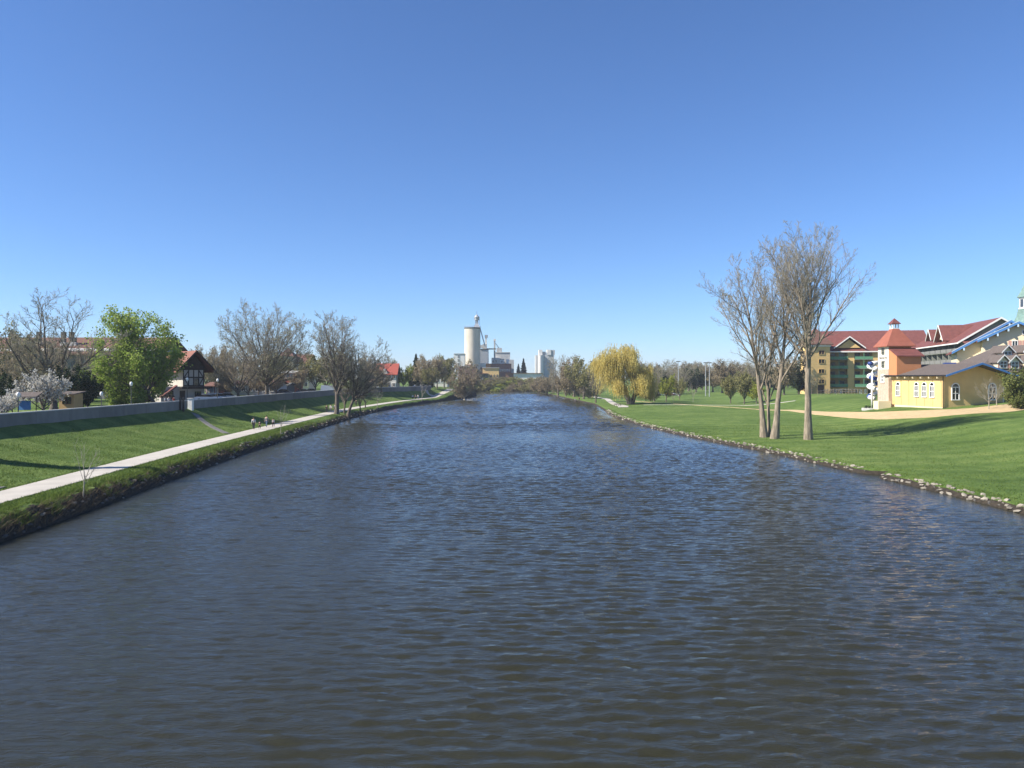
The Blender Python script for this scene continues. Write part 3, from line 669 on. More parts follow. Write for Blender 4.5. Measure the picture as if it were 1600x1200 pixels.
col_ = spruce_mesh(5, 17.0, 1.5, M['spruce'], 1.6)
plant_tree('columnar_evergreen', 'columnar evergreen off the left edge that throws the dark band across the slope', col_, -51.8, 60.5, z=4.3)
bush = tree_meshes(66, 10.5, 1.0, .25, ((0, 0, 4.6), (4.6, 4.4, 5.0)), 18, [dict(LVB[0], n=9, s=(.1, 1)), dict(LVB[1], n=6)], (0, 0), (22000, .24, .25, M['yew']), M['dbark'], M['dbark'], limb_ang=(5, 100), limb_s=(.1, 1))
plant_tree('evergreen', 'bushy olive evergreen at the right edge beside the yellow hall', bush, X(1614, 117), 117, z=gz(X(1614, 117), 117)-.1)

# weeping willow
def willow(seed, H, rx):
    rng = np.random.default_rng(seed)
    fork = 4.0
    P = np.array([[[0, 0, -.3], [0, 0, .6], [-.8, 0, 2.4], [-2.6, 0, 5.2]], [[.9, .5, -.3], [.9, .5, .6], [1.4, .3, 2.4], [2.1, .2, 4.6]]])
    Rd = np.array([[1.25, .95, .8, .7], [.95, .75, .62, .5]])
    env = ((-3.2, 0, 8.4), (rx*1.02, rx*.85, H-8.6))
    g1 = grow(P, Rd, np.array([H-fork]*2), rng, 8, (.6, 1), (10, 65), (.7, 1.0), 8, .1, .3, .5, 0, env, .25)
    g2 = grow(*g1, rng, 8, (.3, 1), (25, 60), (.35, .6), 5, .12, .2, .5, .2, env, .3)
    g3 = grow(*g2, rng, 5, (.3, 1), (25, 65), (.4, .7), 4, .15, .05, .5, .2, None, .3)
    wood = join([tubes(P, Rd, 10)+(0,), tubes(g1[0], g1[1], 6)+(0,), tubes(g2[0], g2[1], 4)+(0,)])
    tips = np.concatenate([g3[0][:, -1], g3[0][:, -2], g2[0][:, -1], g3[0][:, 1]])
    tips = tips[rng.integers(0, len(tips), 6500)]+rng.normal(0, .6, (6500, 3))
    o = tips-np.array([-3.2, 0, 0]); o[:, 2] = 0
    rr_ = np.linalg.norm(o[:, :2], axis=1)/rx
    ln = rng.uniform(1.0, 3.4, len(tips))*(0.5+.9*np.clip(rr_, 0, 1.1))
    low = rng.uniform(.9, 3.6, len(tips)); ln = np.minimum(ln, np.maximum(tips[:, 2]-low, .5))
    out = nrm(o+1e-6); segs = []; K = 10
    for f in np.linspace(0, 1, K):
        segs.append(tips+out*(.55*np.sqrt(f))[..., None]*np.minimum(ln, 1.2)[:, None]*.6-np.array([0, 0, 1])*(ln*f)[:, None]+rng.normal(0, .05, tips.shape))
    pts = np.concatenate(segs)
    n_ = len(pts); a = rng.uniform(0, 6.28, n_); d = np.stack([np.cos(a), np.sin(a), rng.normal(0, .2, n_)], 1)*.10
    dn = np.array([0, 0, -1.0])*.24+rng.normal(0, .06, (n_, 3))
    V = np.stack([pts-d, pts+dn*.5, pts+d+dn*.2, pts-dn*.9], 1).reshape(-1, 3)
    st = tubes(g3[0], g3[1], 3)
    cV, cF, cM = join([st+(0,), (V, np.arange(len(V)).reshape(-1, 4), 1)])
    return np_mesh('trunk', wood[0], wood[1], (M['bark'],), None, True), np_mesh('crown', cV, cF, (M['twig'], M['yellow']), cM)
wil = willow(9, 17.3, 8.0)
plant_tree('willow', 'golden weeping willow on the right bank', wil, X(984, 236), 236, 0, (1, 1, 1))

# right bank trees beyond the willow and the park trees
for u_, d_, proto, sx_, sz_, lb in (
    (931, 258, grey_t, .85, .9, 'dark trunked bare tree at the water just left of the willow'),
    (912, 300, olive_t, 1.5, 1.45, 'olive budding tree on right bank left of the willow'),
    (897, 330, brown_t, 1.75, 1.6, 'brown budding tree, second left of the willow on right bank'),
    (872, 372, grey_t, 1.3, 1.4, 'tall grey bare tree in front of the white silo group'),
    (884, 350, brown_t, 1.4, 1.2, 'low brown tree at the foot of the tall grey bare tree'),
    (855, 410, brown_t, 1.5, 1.1, 'low brown tree at the right end of the far water'),
    (841, 455, brown_t, 1.5, 1.0, 'small brown tree at the far right end of the water'),
    (1022, 258, grey_t, .72, .72, 'grey bare tree right of the willow with a slim dark trunk'),
    (1041, 252, lime_t, .82, .95, 'lime green budding tree on the lawn right of the willow'),
    (1062, 275, olive_t, .62, .7, 'small olive tree below the single floodlight mast'),
    (1141.5, 236, olive_t, .68, .8, 'small olive lawn tree, left one of three by the bare clump'),
    (1163, 228, olive_t, .78, .88, 'olive lawn tree, middle one of three by the bare clump'),
    (1182, 224, lime_t, .62, .68, 'lime green lawn tree, right one of three by the bare clump'),
    (1225, 262, brown_t, 1.2, 1.2, 'brown tree right behind the bare clump'),
    (1248, 268, dark_t, 1.15, 1.3, 'dark evergreen left of the lodge stair tower'),
    (1268, 236, grey_t, .42, .5, 'small bare tree on the mound before the lodge stair tower')):
    x_ = X(u_, d_); plant_tree('park_tree', lb, proto, x_, d_, u_*.73, (sx_, sx_, sz_), 'trees in the right park')
for u_, d_, s_, lb in ((846, 440, .8, 'low twiggy shrub at the far right water edge'), (862, 395, .75, 'low twiggy shrub below the brown trees on the right bank'), (880, 360, .8, 'twiggy shrub under the tall grey bare tree'), (893, 335, .7, 'twiggy shrub under the second brown tree left of the willow'), (908, 305, .6, 'small twiggy shrub left of the dark trunked tree'), (1002, 262, .62, 'twiggy shrub close behind the willow trunk')):
    plant_tree('bank_shrub', lb, shrub, X(u_, d_)+3, d_, u_, (s_, s_, s_*.8), 'twiggy shrubs on the right bank', cat='shrub')
thin = tree_meshes(61, 5.2, 1.8, .07, ((0, 0, 3.4), (2.2, 2.0, 2.0)), 8, [dict(n=6, s=(.2, 1), ang=(25, 55), lr=(.35, .55), N=4, gn=.1, trop=.15, rr=.5, rmin=.008), dict(n=4, s=(.2, 1), ang=(25, 55), lr=(.35, .55), N=3, gn=.1, trop=.1, rr=.6, rmin=.006)], (0, 0), None, M['twig'], M['twig'], limb_ang=(25, 65), flare=1.1)
plant_tree('young_tree', 'young bare tree before the yellow hall, left of the pair', thin, X(1545, 121), 121)
plant_tree('young_tree', 'young bare tree before the yellow hall, right of the pair', thin, X(1557, 125), 125, 2, (.95, .95, .95))
plant_tree('young_tree', 'thin young tree standing alone on the far lawn', thin, X(1083, 250), 250, 1, (.9, .9, 1.4))
plant_tree('young_tree', 'thin young tree right of the willow shadow', thin, X(1052, 246), 246, 1, (.6, .6, .8))

# far tree line behind the right park, and behind the left houses
ordn = ['first', 'second', 'third', 'fourth', 'fifth', 'sixth', 'seventh', 'eighth', 'ninth', 'tenth', 'eleventh', 'twelfth', 'thirteenth', 'fourteenth', 'fifteenth', 'sixteenth', 'seventeenth', 'eighteenth', 'nineteenth', 'twentieth', 'twenty first', 'twenty second', 'twenty third', 'twenty fourth', 'twenty fifth', 'twenty sixth']
rnd = random.Random(77)
kinds = [(grey_t, 'grey'), (brown_t, 'brown'), (olive_t, 'olive'), (brown_t, 'brown'), (dark_t, 'dark green'), (grey_t, 'grey')]
for i in range(26):
    u_ = 1000+i*10.6+rnd.uniform(-3, 3); d_ = rnd.uniform(350, 450); pr, cn = kinds[rnd.randrange(6)]
    if 1 <= i <= 3: pr, cn = ((dark_t, 'dark green'), (grey_t, 'grey'), (dark_t, 'dark green'))[i-1]
    s_ = rnd.uniform(1.05, 1.35)*(1.0 if pr is not grey_t else .85)
    plant_tree('far_tree', '%s tree in the far line behind the park, %s counted from the willow' % (cn, ordn[i]), pr, X(u_, d_), d_, rnd.uniform(0, 6), (s_*1.35, s_*1.2, s_*rnd.uniform(.85, 1.1)), 'far tree line behind the park', z=2.2)
for i in range(22):
    u_ = 996+i*13+rnd.uniform(-4, 4); d_ = rnd.uniform(480, 560); pr, cn = kinds[rnd.randrange(6)]
    s_ = rnd.uniform(1.2, 1.5)*(1.0 if pr is not grey_t else .85)
    plant_tree('far_tree', '%s tree in the rearmost row behind the park, %s counted from the willow' % (cn, ordn[i]), pr, X(u_, d_), d_, rnd.uniform(0, 6), (s_*1.3, s_*1.2, s_), 'rearmost tree row behind the park', z=4.0)
for i in range(13):
    u_ = 310+i*25+rnd.uniform(-6, 6); d_ = rnd.uniform(380, 470); pr, cn = kinds[rnd.randrange(4)]
    s_ = rnd.uniform(1.15, 1.5)*(1.0 if pr is not grey_t else .8)
    plant_tree('far_tree', '%s tree in the far line behind the left houses, %s from the left' % (cn, ordn[i]), pr, X(u_, d_), d_, rnd.uniform(0, 6), (s_*1.2, s_, s_), 'far tree line behind the left houses', z=4.6)
# scrub on the far bank below the mill
for i in range(24):
    u_ = 752+i*4.3+rnd.uniform(-2, 2); d_ = 503+(i*7 % 5)*5
    pr, cn = ((olive_t, 'olive'), (brown_t, 'brown'), (lime_t, 'yellow green'))[i % 3]
    plant_tree('bank_bush', '%s bush on the far river bank below the mill, %s from the left' % (cn, ordn[i]), pr, X(u_, d_), d_, rnd.uniform(0, 6), (1.3, 1.2, .55), 'bushes on the far river bank', z=gz(X(u_, d_), d_)-1.9, cat='bush')
# ---------------------------------------------------------------- building materials
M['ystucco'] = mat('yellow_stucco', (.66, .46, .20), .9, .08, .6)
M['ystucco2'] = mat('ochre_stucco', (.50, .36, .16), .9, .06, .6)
M['cream'] = mat('cream_stucco', (.72, .62, .42), .9, .05, .6)
M['whitewall'] = mat('white_stucco', (.70, .66, .58), .9, .05, .6)
M['orange'] = mat('orange_stucco', (.50, .22, .10), .9, .05, .6)
M['redroof'] = mat('red_metal_roof', (.165, .06, .05), .65, .2, 1.0)
M['brightroof'] = mat('bright_red_roof', (.33, .08, .055), .6, .1, 1.0)
M['brownroof'] = mat('brown_shingle', (.16, .085, .065), .9, .2, 2.0)
M['greyroof'] = mat('grey_shingle', (.115, .095, .085), .92, .2, 2.5, .3, 14)
M['terra'] = mat('tower_roof', (.29, .10, .065), .7, .12, 1.0)
M['bluetrim'] = mat('blue_trim', (.07, .20, .45), .5, .08, 2.0)
M['palebluetrim'] = mat('pale_blue_trim', (.45, .58, .70), .5, .08, 2.0)
M['white'] = M['white']
M['paint'] = mat('white_paint', (.78, .77, .74), .5, .04, 2.0)
M['pink'] = mat('pink_shutter', (.45, .25, .20), .7, .1, 2.0)
M['green'] = mat('balcony_green', (.12, .30, .18), .7, .12, 2.0)
M['dgrey'] = mat('dark_grey_stucco', (.12, .12, .105), .9, .1, 1.0)
M['dgrey2'] = mat('railing_grey', (.20, .20, .19), .8, .1, 1.0)
M['greygreen'] = mat('grey_green_stucco', (.20, .21, .18), .9, .1, 1.0)
M['timber'] = mat('dark_timber', (.035, .026, .022), .8, .25, 3.0)
M['brick'] = mat('red_brick', (.30, .10, .06), .9, .25, 6.0)
M['dbrick'] = mat('old_brown_brick', (.22, .125, .10), .9, .3, 3.0)
M['copper'] = mat('green_copper', (.16, .25, .22), .6, .25, 1.5)
M['galv'] = mat('galvanised', (.42, .44, .46), .45, .12, 1.0, metal=.3)
M['siloconc'] = mat('silo_concrete', (.58, .52, .43), .9, .09, .35, stretch=(1, 1, .4))
M['millwhite'] = mat('mill_white', (.72, .70, .66), .85, .06, .5)
M['millgrey'] = mat('mill_grey', (.48, .48, .47), .85, .15, .5)
M['tanstone'] = mat('tan_stone', (.42, .30, .22), .9, .35, 2.4, .6, 5, col2=(.55, .45, .36))
M['glass'] = glassmat('dark_glass'); M['greyglass'] = glassmat('sky_glass', (.05, .06, .08), .1)
M['navy'] = mat('navy_plastic', (.03, .06, .22), .35, .05, 2.0)
M['redp'] = mat('red_plastic', (.45, .04, .03), .35, .05, 2.0)
M['tan'] = mat('tan_wall', (.42, .28, .12), .9, .1, 1.0)
M['black'] = mat('black_metal', (.02, .02, .022), .5, .1, 3.0)

def quadroof(o, x0, x1, y0, y1, zr, ze, oh=.6, t=.25, axis='x'):
    """two thick roof planes; ridge along axis"""
    if axis == 'x':
        ym = (y0+y1)/2; k = (zr-ze)/((y1-y0)/2)
        o.slab([(x0-oh, y0-oh, ze-k*oh), (x1+oh, y0-oh, ze-k*oh), (x1+oh, ym, zr), (x0-oh, ym, zr)], t)
        o.slab([(x0-oh, ym, zr), (x1+oh, ym, zr), (x1+oh, y1+oh, ze-k*oh), (x0-oh, y1+oh, ze-k*oh)], t)
    else:
        xm = (x0+x1)/2; k = (zr-ze)/((x1-x0)/2)
        o.slab([(x0-oh, y0-oh, ze-k*oh), (xm, y0-oh, zr), (xm, y1+oh, zr), (x0-oh, y1+oh, ze-k*oh)], t)
        o.slab([(xm, y0-oh, zr), (x1+oh, y0-oh, ze-k*oh), (x1+oh, y1+oh, ze-k*oh), (xm, y1+oh, zr)], t)
    return o
_wc = {}
def window(root, Mx, w_, h_, nx=2, nz=2, arch=False, frame=None, fw=.12, glass=None, name='window'):
    """Mx maps local (x right, z up, -y out of the wall) with the origin at the sill's middle"""
    frame = frame or M['paint']; glass = glass or M['glass']
    key = (w_, h_, nx, nz, arch, frame.name, fw, glass.name)
    if key not in _wc:
        o = MB(); g = MB(); hw = w_/2; hr = h_-(hw if arch else 0)
        o.box(-hw-fw, -hw, -.14, .03, 0, hr); o.box(hw, hw+fw, -.14, .03, 0, hr); o.box(-hw-fw*1.2, hw+fw*1.2, -.18, .03, -fw, 0)
        if arch:
            n_ = 10
            for i in range(n_):
                a0 = math.pi*i/n_; a1 = math.pi*(i+1)/n_
                p = [(hw*math.cos(a0), hr+hw*math.sin(a0)), ((hw+fw)*math.cos(a0), hr+(hw+fw)*math.sin(a0)), ((hw+fw)*math.cos(a1), hr+(hw+fw)*math.sin(a1)), (hw*math.cos(a1), hr+hw*math.sin(a1))]
                o.prism(p, -.14, .03)
            g.prism([(-hw, 0), (hw, 0)]+[(hw*math.cos(math.pi*i/12), hr+hw*math.sin(math.pi*i/12)) for i in range(1, 12)], -.04, .02) if hr <= 0 else g.prism([(-hw, 0), (hw, 0)]+[(hw*math.cos(math.pi*i/12), hr+hw*math.sin(math.pi*i/12)) for i in range(0, 13)], -.04, .02)
            o.box(-hw, hw, -.1, .03, hr-.06, hr+.06)
        else:
            o.box(-hw-fw, hw+fw, -.14, .03, h_, h_+fw); g.box(-hw, hw, -.04, .02, 0, h_)
        for i in range(1, nx): o.box(-hw+w_*i/nx-.05, -hw+w_*i/nx+.05, -.095, .03, 0, hr-.06)
        for i in range(1, nz): o.box(-hw, hw, -.09, .03, hr*i/nz-.05, hr*i/nz+.05)
        _wc[key] = (o.mesh(name, frame), g.mesh('pane', glass))
    a, b = _wc[key]
    wdw = inst(name, a, root, Mx); inst('pane', b, wdw); return wdw
def WM(x, y, z, face='front'):
    a = {'front': 0, 'left': -90, 'right': 90, 'back': 180}[face]
    return Matrix.Translation((x, y, z)) @ Matrix.Rotation(R(a), 4, 'Z')
def door(root, Mx, w_, h_, m, name='door'):
    o = MB(); o.box(-w_/2, w_/2, -.06, .02, 0, h_); d = inst(name, o.mesh(name, m), root, Mx)
    inst('handle', MB().box(w_*.32, w_*.38, -.12, -.06, h_*.45, h_*.52).mesh('handle', M['black']), d); return d
def text(body, size, m, parent, Mx, name='lettering'):
    cu = bpy.data.curves.new(name, 'FONT'); cu.body = body; cu.size = size; cu.extrude = .02; cu.align_x = 'CENTER'
    to = bpy.data.objects.new(name, cu); C.objects.link(to)
    dg = bpy.context.evaluated_depsgraph_get(); me = bpy.data.meshes.new_from_object(to.evaluated_get(dg))
    bpy.data.objects.remove(to); me.materials.clear(); me.materials.append(m)
    return inst(name, me, parent, Mx @ Matrix.Rotation(R(90), 4, 'X'))

# ---------------------------------------------------------------- yellow hall with the stone tower
hall = thing('yellow_hall', 'low yellow hall with blue edged gable and arched windows', 'building', (73.0, 130.0, 3.7), R(5))
W_, D_, E_, RZ = 10.9, 15.6, 6.0, 7.75
o = MB(); o.prism([(0, -1.5), (W_, -1.5), (W_, E_-.28), (W_/2, RZ-.28), (0, E_-.28)], 0, D_); o.build('wall', M['ystucco'], hall)
o = MB(); oh = 2.1; k_ = (RZ-E_)/(W_/2)
o.slab([(-.9, -oh, E_-.9*k_), (W_/2, -oh, RZ), (W_/2, D_+.6, RZ), (-.9, D_+.6, E_-.9*k_)], .22)
o.slab([(W_/2, -oh, RZ), (W_+.9, -oh, E_-.9*k_), (W_+.9, D_+.6, E_-.9*k_), (W_/2, D_+.6, RZ)], .22)
rf = o.build('roof', M['greyroof'], hall)
o = MB()
for s_ in (-1, 1):
    xe = W_/2+s_*(W_/2+.95)
    p = [(xe, E_-.95*k_-.26), (W_/2, RZ-.26), (W_/2, RZ+.06), (xe, E_-.95*k_+.06)]
    o.prism(p if s_ < 0 else p, -oh-.1, -oh)
o.build('fascia', M['bluetrim'], rf)
MB().box(-1.0, -.86, -oh, D_+.5, E_-.42, E_-.24).build('gutter', M['black'], rf)
for i in range(7):
    MB().box(-.035, -.003, .5+i*2.3-.06, .5+i*2.3+.06, 0, E_-1.1).build('batten', M['ystucco2'], hall)
    MB().box(-.82, -.003, .5+i*2.3-.08, .5+i*2.3+.08, E_-.85, E_-.45).build('rafter_end', M['cream'], hall)
MB().box(-.06, -.003, 0, D_, -1.5, .22).build('plinth', M['cream'], hall)
MB().box(-.03, W_+.03, -.06, -.003, -1.5, .22).build('plinth', M['ystucco2'], hall)
MB().tube((-.12, -.12, E_-.5), (-.12, -.12, -.3), .07).build('downpipe', M['black'], hall)
MB().box(W_-.22, W_+.04, -.05, -.002, .2, E_-.7).build('corner_board', M['cream'], hall)
for yy_ in (2.9, 5.05, 7.3, 12.9):
    window(hall, WM(-.0, yy_, 1.95, 'left'), 1.05, 2.45, 3, 2, True)
for xx_ in (2.15, 8.75):
    window(hall, WM(xx_, 0, 1.6), 1.15, 2.65, 2, 2, True, fw=.16)

tow = thing('stone_tower', 'square tower with white top, stone base and red pyramid roof', 'tower', (71.0, 144.8, 3.6))
TW = 4.3
MB().box(0, TW, 0, TW, -1, 7.0).build('stone_base', M['tanstone'], tow)
MB().box(.04, TW-.04, .04, TW-.04, 7.0, 11.4).build('wall', M['whitewall'], tow)
MB().box(.045, TW-.06, -.02, .035, 7.002, 11.35).build('front_wall', M['orange'], tow)
o = MB(); c_ = TW/2
def pyr(o, c, z0, z1, h0, h1, cy=None):
    cy = c if cy is None else cy
    return o.add([(c-h0, cy-h0, z0), (c+h0, cy-h0, z0), (c+h0, cy+h0, z0), (c-h0, cy+h0, z0), (c-h1, cy-h1, z1), (c+h1, cy-h1, z1), (c+h1, cy+h1, z1), (c-h1, cy+h1, z1)],
                 [(0, 3, 2, 1), (4, 5, 6, 7), (0, 1, 5, 4), (1, 2, 6, 5), (2, 3, 7, 6), (3, 0, 4, 7)])
pyr(o, c_, 11.25, 11.4, 2.75, 2.75); pyr(o, c_, 11.4, 12.1, 2.75, 2.25); pyr(o, c_, 12.1, 14.7, 2.25, .62)
rf = o.build('roof', M['terra'], tow)
o = MB()
for sx_ in (-1, 1):
    for sy_ in (-1, 1): o.box(c_+sx_*.5-.09, c_+sx_*.5+.09, c_+sy_*.5-.09, c_+sy_*.5+.09, 14.65, 15.65)
o.box(c_-.62, c_+.62, c_-.62, c_+.62, 14.6, 14.85)
lan = o.build('lantern', M['paint'], rf)
o = MB(); pyr(o, c_, 15.62, 15.75, .85, .85); pyr(o, c_, 15.75, 16.75, .82, .04); o.build('lantern_roof', M['redroof'], rf)
for z_ in (9.95, 7.45):
    window(tow, WM(0.04, c_, z_, 'left'), .85, 1.0, 2, 2, frame=M['greygreen'], fw=.07)
window(tow, WM(0, c_, 4.65, 'left'), .9, 1.15, 2, 2, fw=.2)
text('Bavarian Inn', .62, M['black'], tow, WM(.03, c_, 9.0, 'left')); text('Lodge', .55, M['black'], tow, WM(.03, c_, 8.35, 'left'))
o = MB(); o.prism([(-2.9, 5.75), (0.0, 5.75), (0.0, 10.8), (-2.9, 9.5)], .1, 4.6, 'x'); o.build('annex_wall', M['orange'], tow)
MB().slab([(-.05, -3.35, 9.48), (5.0, -3.35, 9.48), (5.0, -.02, 11.0), (-.05, -.02, 11.0)], .2).build('annex_roof', M['redroof'], tow)
o = MB(); o.box(-2.4, 0, -1.0, 1.0, -1, 1.0); o.build('planter_wall', M['cream'], tow)

# coloured tube slide and its column beside the tower
sl_ = thing('water_slide', 'spiral tube slide in white, navy and red beside the stone tower', 'slide', (71.8, 151.6, 3.6))
K = 44; segm = [M['paint'], M['navy'], M['paint'], M['paint'], M['navy'], M['paint'], M['paint'], M['paint']]
def hel(t):
    a = 2*math.pi*(t*3.6)+.4; return Vector((1.25*math.cos(a), 1.25*math.sin(a), 8.4-7.2*t))
for i in range(K):
    a, b = hel(i/K), hel((i+1.04)/K); MB().tube(a, b, .42, n=10).build('tube_section', segm[(i//2) % 8], sl_, True)
MB().tube((-1.9, -1.0, 8.1), (-1.2, -1.0, 8.2), .4, n=10).build('tube_section', M['navy'], sl_, True)
MB().tube((-1.2, -1.0, 8.2), hel(0), .42, n=10).build('tube_section', M['paint'], sl_, True)
sc_ = thing('support_column', 'white steel column in front of the tube slide', 'column', (X(1362.5, 150), 150, 3.5))
MB().tube((0, 0, -.5), (0, 0, 6.6), .19, .15, 12).build('shaft', M['paint'], sc_, True)
MB().tube((0, 0, 6.6), (1.1, 1.2, 7.6), .09).build('bracket', M['paint'], sc_); MB().tube((0, 0, 5.6), (1.2, 1.2, 5.9), .08).build('bracket', M['paint'], sc_)
bed = thing('stone_bed', 'pale gravel bed with dark shrubs at the foot of the column', 'planting bed', (X(1362, 147), 147, gz(X(1362, 147), 147)))
o = MB(); o.prism([(2.0*math.cos(i*.52)*(1+.15*math.sin(i*2)), 1.6*math.sin(i*.52)) for i in range(12)], -.3, .16, 'z'); o.build('gravel', M['coping'], bed)
for i in range(5):
    V_, F_ = quads(np.random.default_rng(i).normal(0, .16, (90, 3))+np.array([-1.3+.65*i, -.6+.2*(i % 2), .38]), .16, np.random.default_rng(i)); inst('shrub', np_mesh('shrub', V_, F_, (M['spruce'],)), bed)

# ---------------------------------------------------------------- lodge with green balconies
lodge = thing('lodge', 'yellow lodge with red roof and green balconies facing the lawn', 'building', (113.0, 275.0, 2.6), R(-11))
LW, EV, RG = 34.0, 16.4, 23.6
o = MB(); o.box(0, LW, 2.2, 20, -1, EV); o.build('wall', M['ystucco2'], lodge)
o = MB(); o.prism([(20, EV), (2.2, EV), (10, RG-.4)], 0.01, LW, 'x'); o.build('gable_wall', M['ystucco2'], lodge)
rf = quadroof(MB(), 0, LW, 0, 20, RG, EV, .9, .3).build('roof', M['redroof'], lodge)
MB().box(-.9, LW+.9, -1.05, -.92, EV-1.0, EV-.6).build('gutter', M['paint'], rf)
# dormer gable
o = MB(); o.prism([(3.4, EV+.6), (11.0, EV+.6), (7.2, EV+3.6)], -.2, 8.0); dm = o.build('dormer', M['ystucco'], rf)
o = MB()
o.slab([(1.9, -1.2, EV+.6), (7.2, -1.2, EV+4.7), (7.2, 9.5, EV+4.7), (1.9, 9.5, EV+.6)], .3); o.slab([(7.2, -1.2, EV+4.7), (12.5, -1.2, EV+.6), (12.5, 9.5, EV+.6), (7.2, 9.5, EV+4.7)], .3); o.build('dormer_roof', M['redroof'], dm)
o = MB(); o.prism([(1.85, EV+.2), (7.2, EV+4.3), (7.2, EV+4.75), (1.85, EV+.65)], -1.35, -1.22); o.prism([(12.55, EV+.2), (7.2, EV+4.3), (7.2, EV+4.75), (12.55, EV+.65)], -1.35, -1.22); o.build('dormer_fascia', M['paint'], dm)
bays = [(.7, 6.7), (9.0, 15.0), (17.3, 23.3), (25.6, 31.6)]
o = MB(); prev = -.0
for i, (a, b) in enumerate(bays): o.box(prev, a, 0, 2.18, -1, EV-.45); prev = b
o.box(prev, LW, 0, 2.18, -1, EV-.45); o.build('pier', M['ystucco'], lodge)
MB().box(0.02, .65, -.06, -.01, -1, EV-.6).build('dark_pilaster', M['dgrey'], lodge)
for (a, b) in bays:
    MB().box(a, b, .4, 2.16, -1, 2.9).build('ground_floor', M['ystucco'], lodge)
    mx_ = (a+b)/2
    for dx in (-1.4, 1.4): door(lodge, WM(mx_+dx*.6, .4, .1), .95, 2.2, M['paint']); 
    for dx in (-.5, .5): door(lodge, WM(mx_+dx*.2+2.0, .4, .1), .5, 2.2, M['glass'], 'glass_door')
    window(lodge, WM(mx_-2.4, .4, 1.0), .9, 1.1, 2, 1, fw=.1)
    for s_ in range(4):
        zf = 3.1+s_*3.25
        bal = inst('balcony', MB().box(a, b, -.9, 2.15, zf-.12, zf+.08).mesh('balcony', M['greygreen']), lodge)
        o = MB(); nb = 22
        o.box(a, b, -.92, -.86, zf+.95, zf+1.05); o.box(a, b, -.92, -.86, zf+.1, zf+.2)
        for i in range(nb): 
            xx_ = a+(b-a)*(i+.5)/nb; o.box(xx_-.11, xx_+.11, -.9, -.87, zf+.18, zf+.97)
        inst('railing', o.mesh('railing', M['green']), bal)
        o = MB(); o.box(mx_-.08, mx_+.08, -.84, -.7, zf+.08, zf+3.0); inst('post', o.mesh('post', M['green']), bal)
        for xx_ in (mx_-1.6, mx_+1.6):
            window(lodge, WM(xx_, 2.2, zf+.12), 1.7, 2.1, 2, 1, frame=M['dgrey'], fw=.08, glass=M['greyglass'], name='balcony_door')
# stair tower at the left end of the lodge
st_ = thing('stair_tower', 'yellow stair tower with brown pyramid roof behind the nearest bare tree', 'tower', (104.2, 270.0, 2.6))
MB().box(0, 7.6, 0, 7.6, -1, 18.0).build('wall', M['ystucco'], st_)
o = MB(); pyr(o, 3.8, 17.9, 18.2, 4.7, 4.7); pyr(o, 3.8, 18.2, 24.2, 4.7, .1); o.build('roof', M['brownroof'], st_)
MB().box(-.25, 7.85, -.25, 7.85, 17.3, 17.88).build('cornice', M['paint'], st_)
for z_ in (4.4, 8.0, 11.5, 14.6): window(st_, WM(4.6, 0, z_), 1.9, 1.3, 2, 1, frame=M['ystucco2']); window(st_, WM(0, 3.8, z_, 'left'), 1.6, 1.3, 2, 1, frame=M['ystucco2'])
door(st_, WM(4.4, 0, .2), 2.2, 3.6, M['timber'])
# vine trellises on the mound
for j in range(3):
    y_ = 214+j*9; tr0 = thing('vine_trellis', ('front', 'middle', 'rear')[j]+' row of vine posts and wires on the mound before the lodge', 'trellis', (0, 0, 0), 0, 'vine rows on the mound')
    xs_ = np.linspace(X(1278+j*10, y_), X(1336+j*9, y_), 13)
    for x_ in xs_: MB().tube((x_, y_, gz(x_, y_)-.2), (x_, y_, gz(x_, y_)+1.5), .05, n=6).build('post', M['bark'], tr0)
    for h_ in (.7, 1.3):
        o = MB()
        for a, b in zip(xs_[:-1], xs_[1:]): o.tube((a, y_, gz(a, y_)+h_), (b, y_, gz(b, y_)+h_), .02, n=4)
        o.build('wire', M['galv'], tr0)
    pts = np.stack([np.random.default_rng(j).uniform(xs_[0], xs_[-1], 110), np.full(110, y_)+np.random.default_rng(j+5).normal(0, .12, 110), np.zeros(110)], 1); pts[:, 2] = height(pts[:, 0], pts[:, 1])+np.random.default_rng(j+9).uniform(.2, 1.4, 110)
    V_, F_ = quads(pts, .22, np.random.default_rng(j), asp=2.0); inst('vine', np_mesh('vine', V_, F_, (M['dry'],)), tr0)

# lodge wing running towards the viewer
wg = thing('lodge_wing', 'red roofed lodge wing with grey balconies above the yellow hall', 'building', (140.0, 268.0, 3.0), R(-103.8))
WLn, WE, WRg = 50.4, 16.8, 23.0
MB().box(0, WLn, 2.2, 20, -1, WE).build('wall', M['greygreen'], wg)
o = MB(); o.prism([(2.2, WE), (20, WE), (10, WRg-.4)], 0, WLn-.2, 'x'); o.build('gable_wall', M['greygreen'], wg)
rf = quadroof(MB(), 0, WLn, 0, 20, WRg, WE, 1.0, .3).build('roof', M['redroof'], wg)
kk_ = (WRg-WE)/10
for s_ in (0, 1):
    y0_, y1_ = (-1.05, 10) if s_ == 0 else (21.05, 10)
    MB().prism([(y0_, WE-kk_*1.05-.5), (y1_, WRg-.45), (y1_, WRg+.06), (y0_, WE-kk_*1.05+.02)], WLn+1.0, WLn+1.14, 'x').build('fascia', M['paint'], rf)
MB().box(-1, WLn+1, -1.16, -1.02, WE-kk_-.55, WE-kk_-.2).build('gutter', M['paint'], rf)
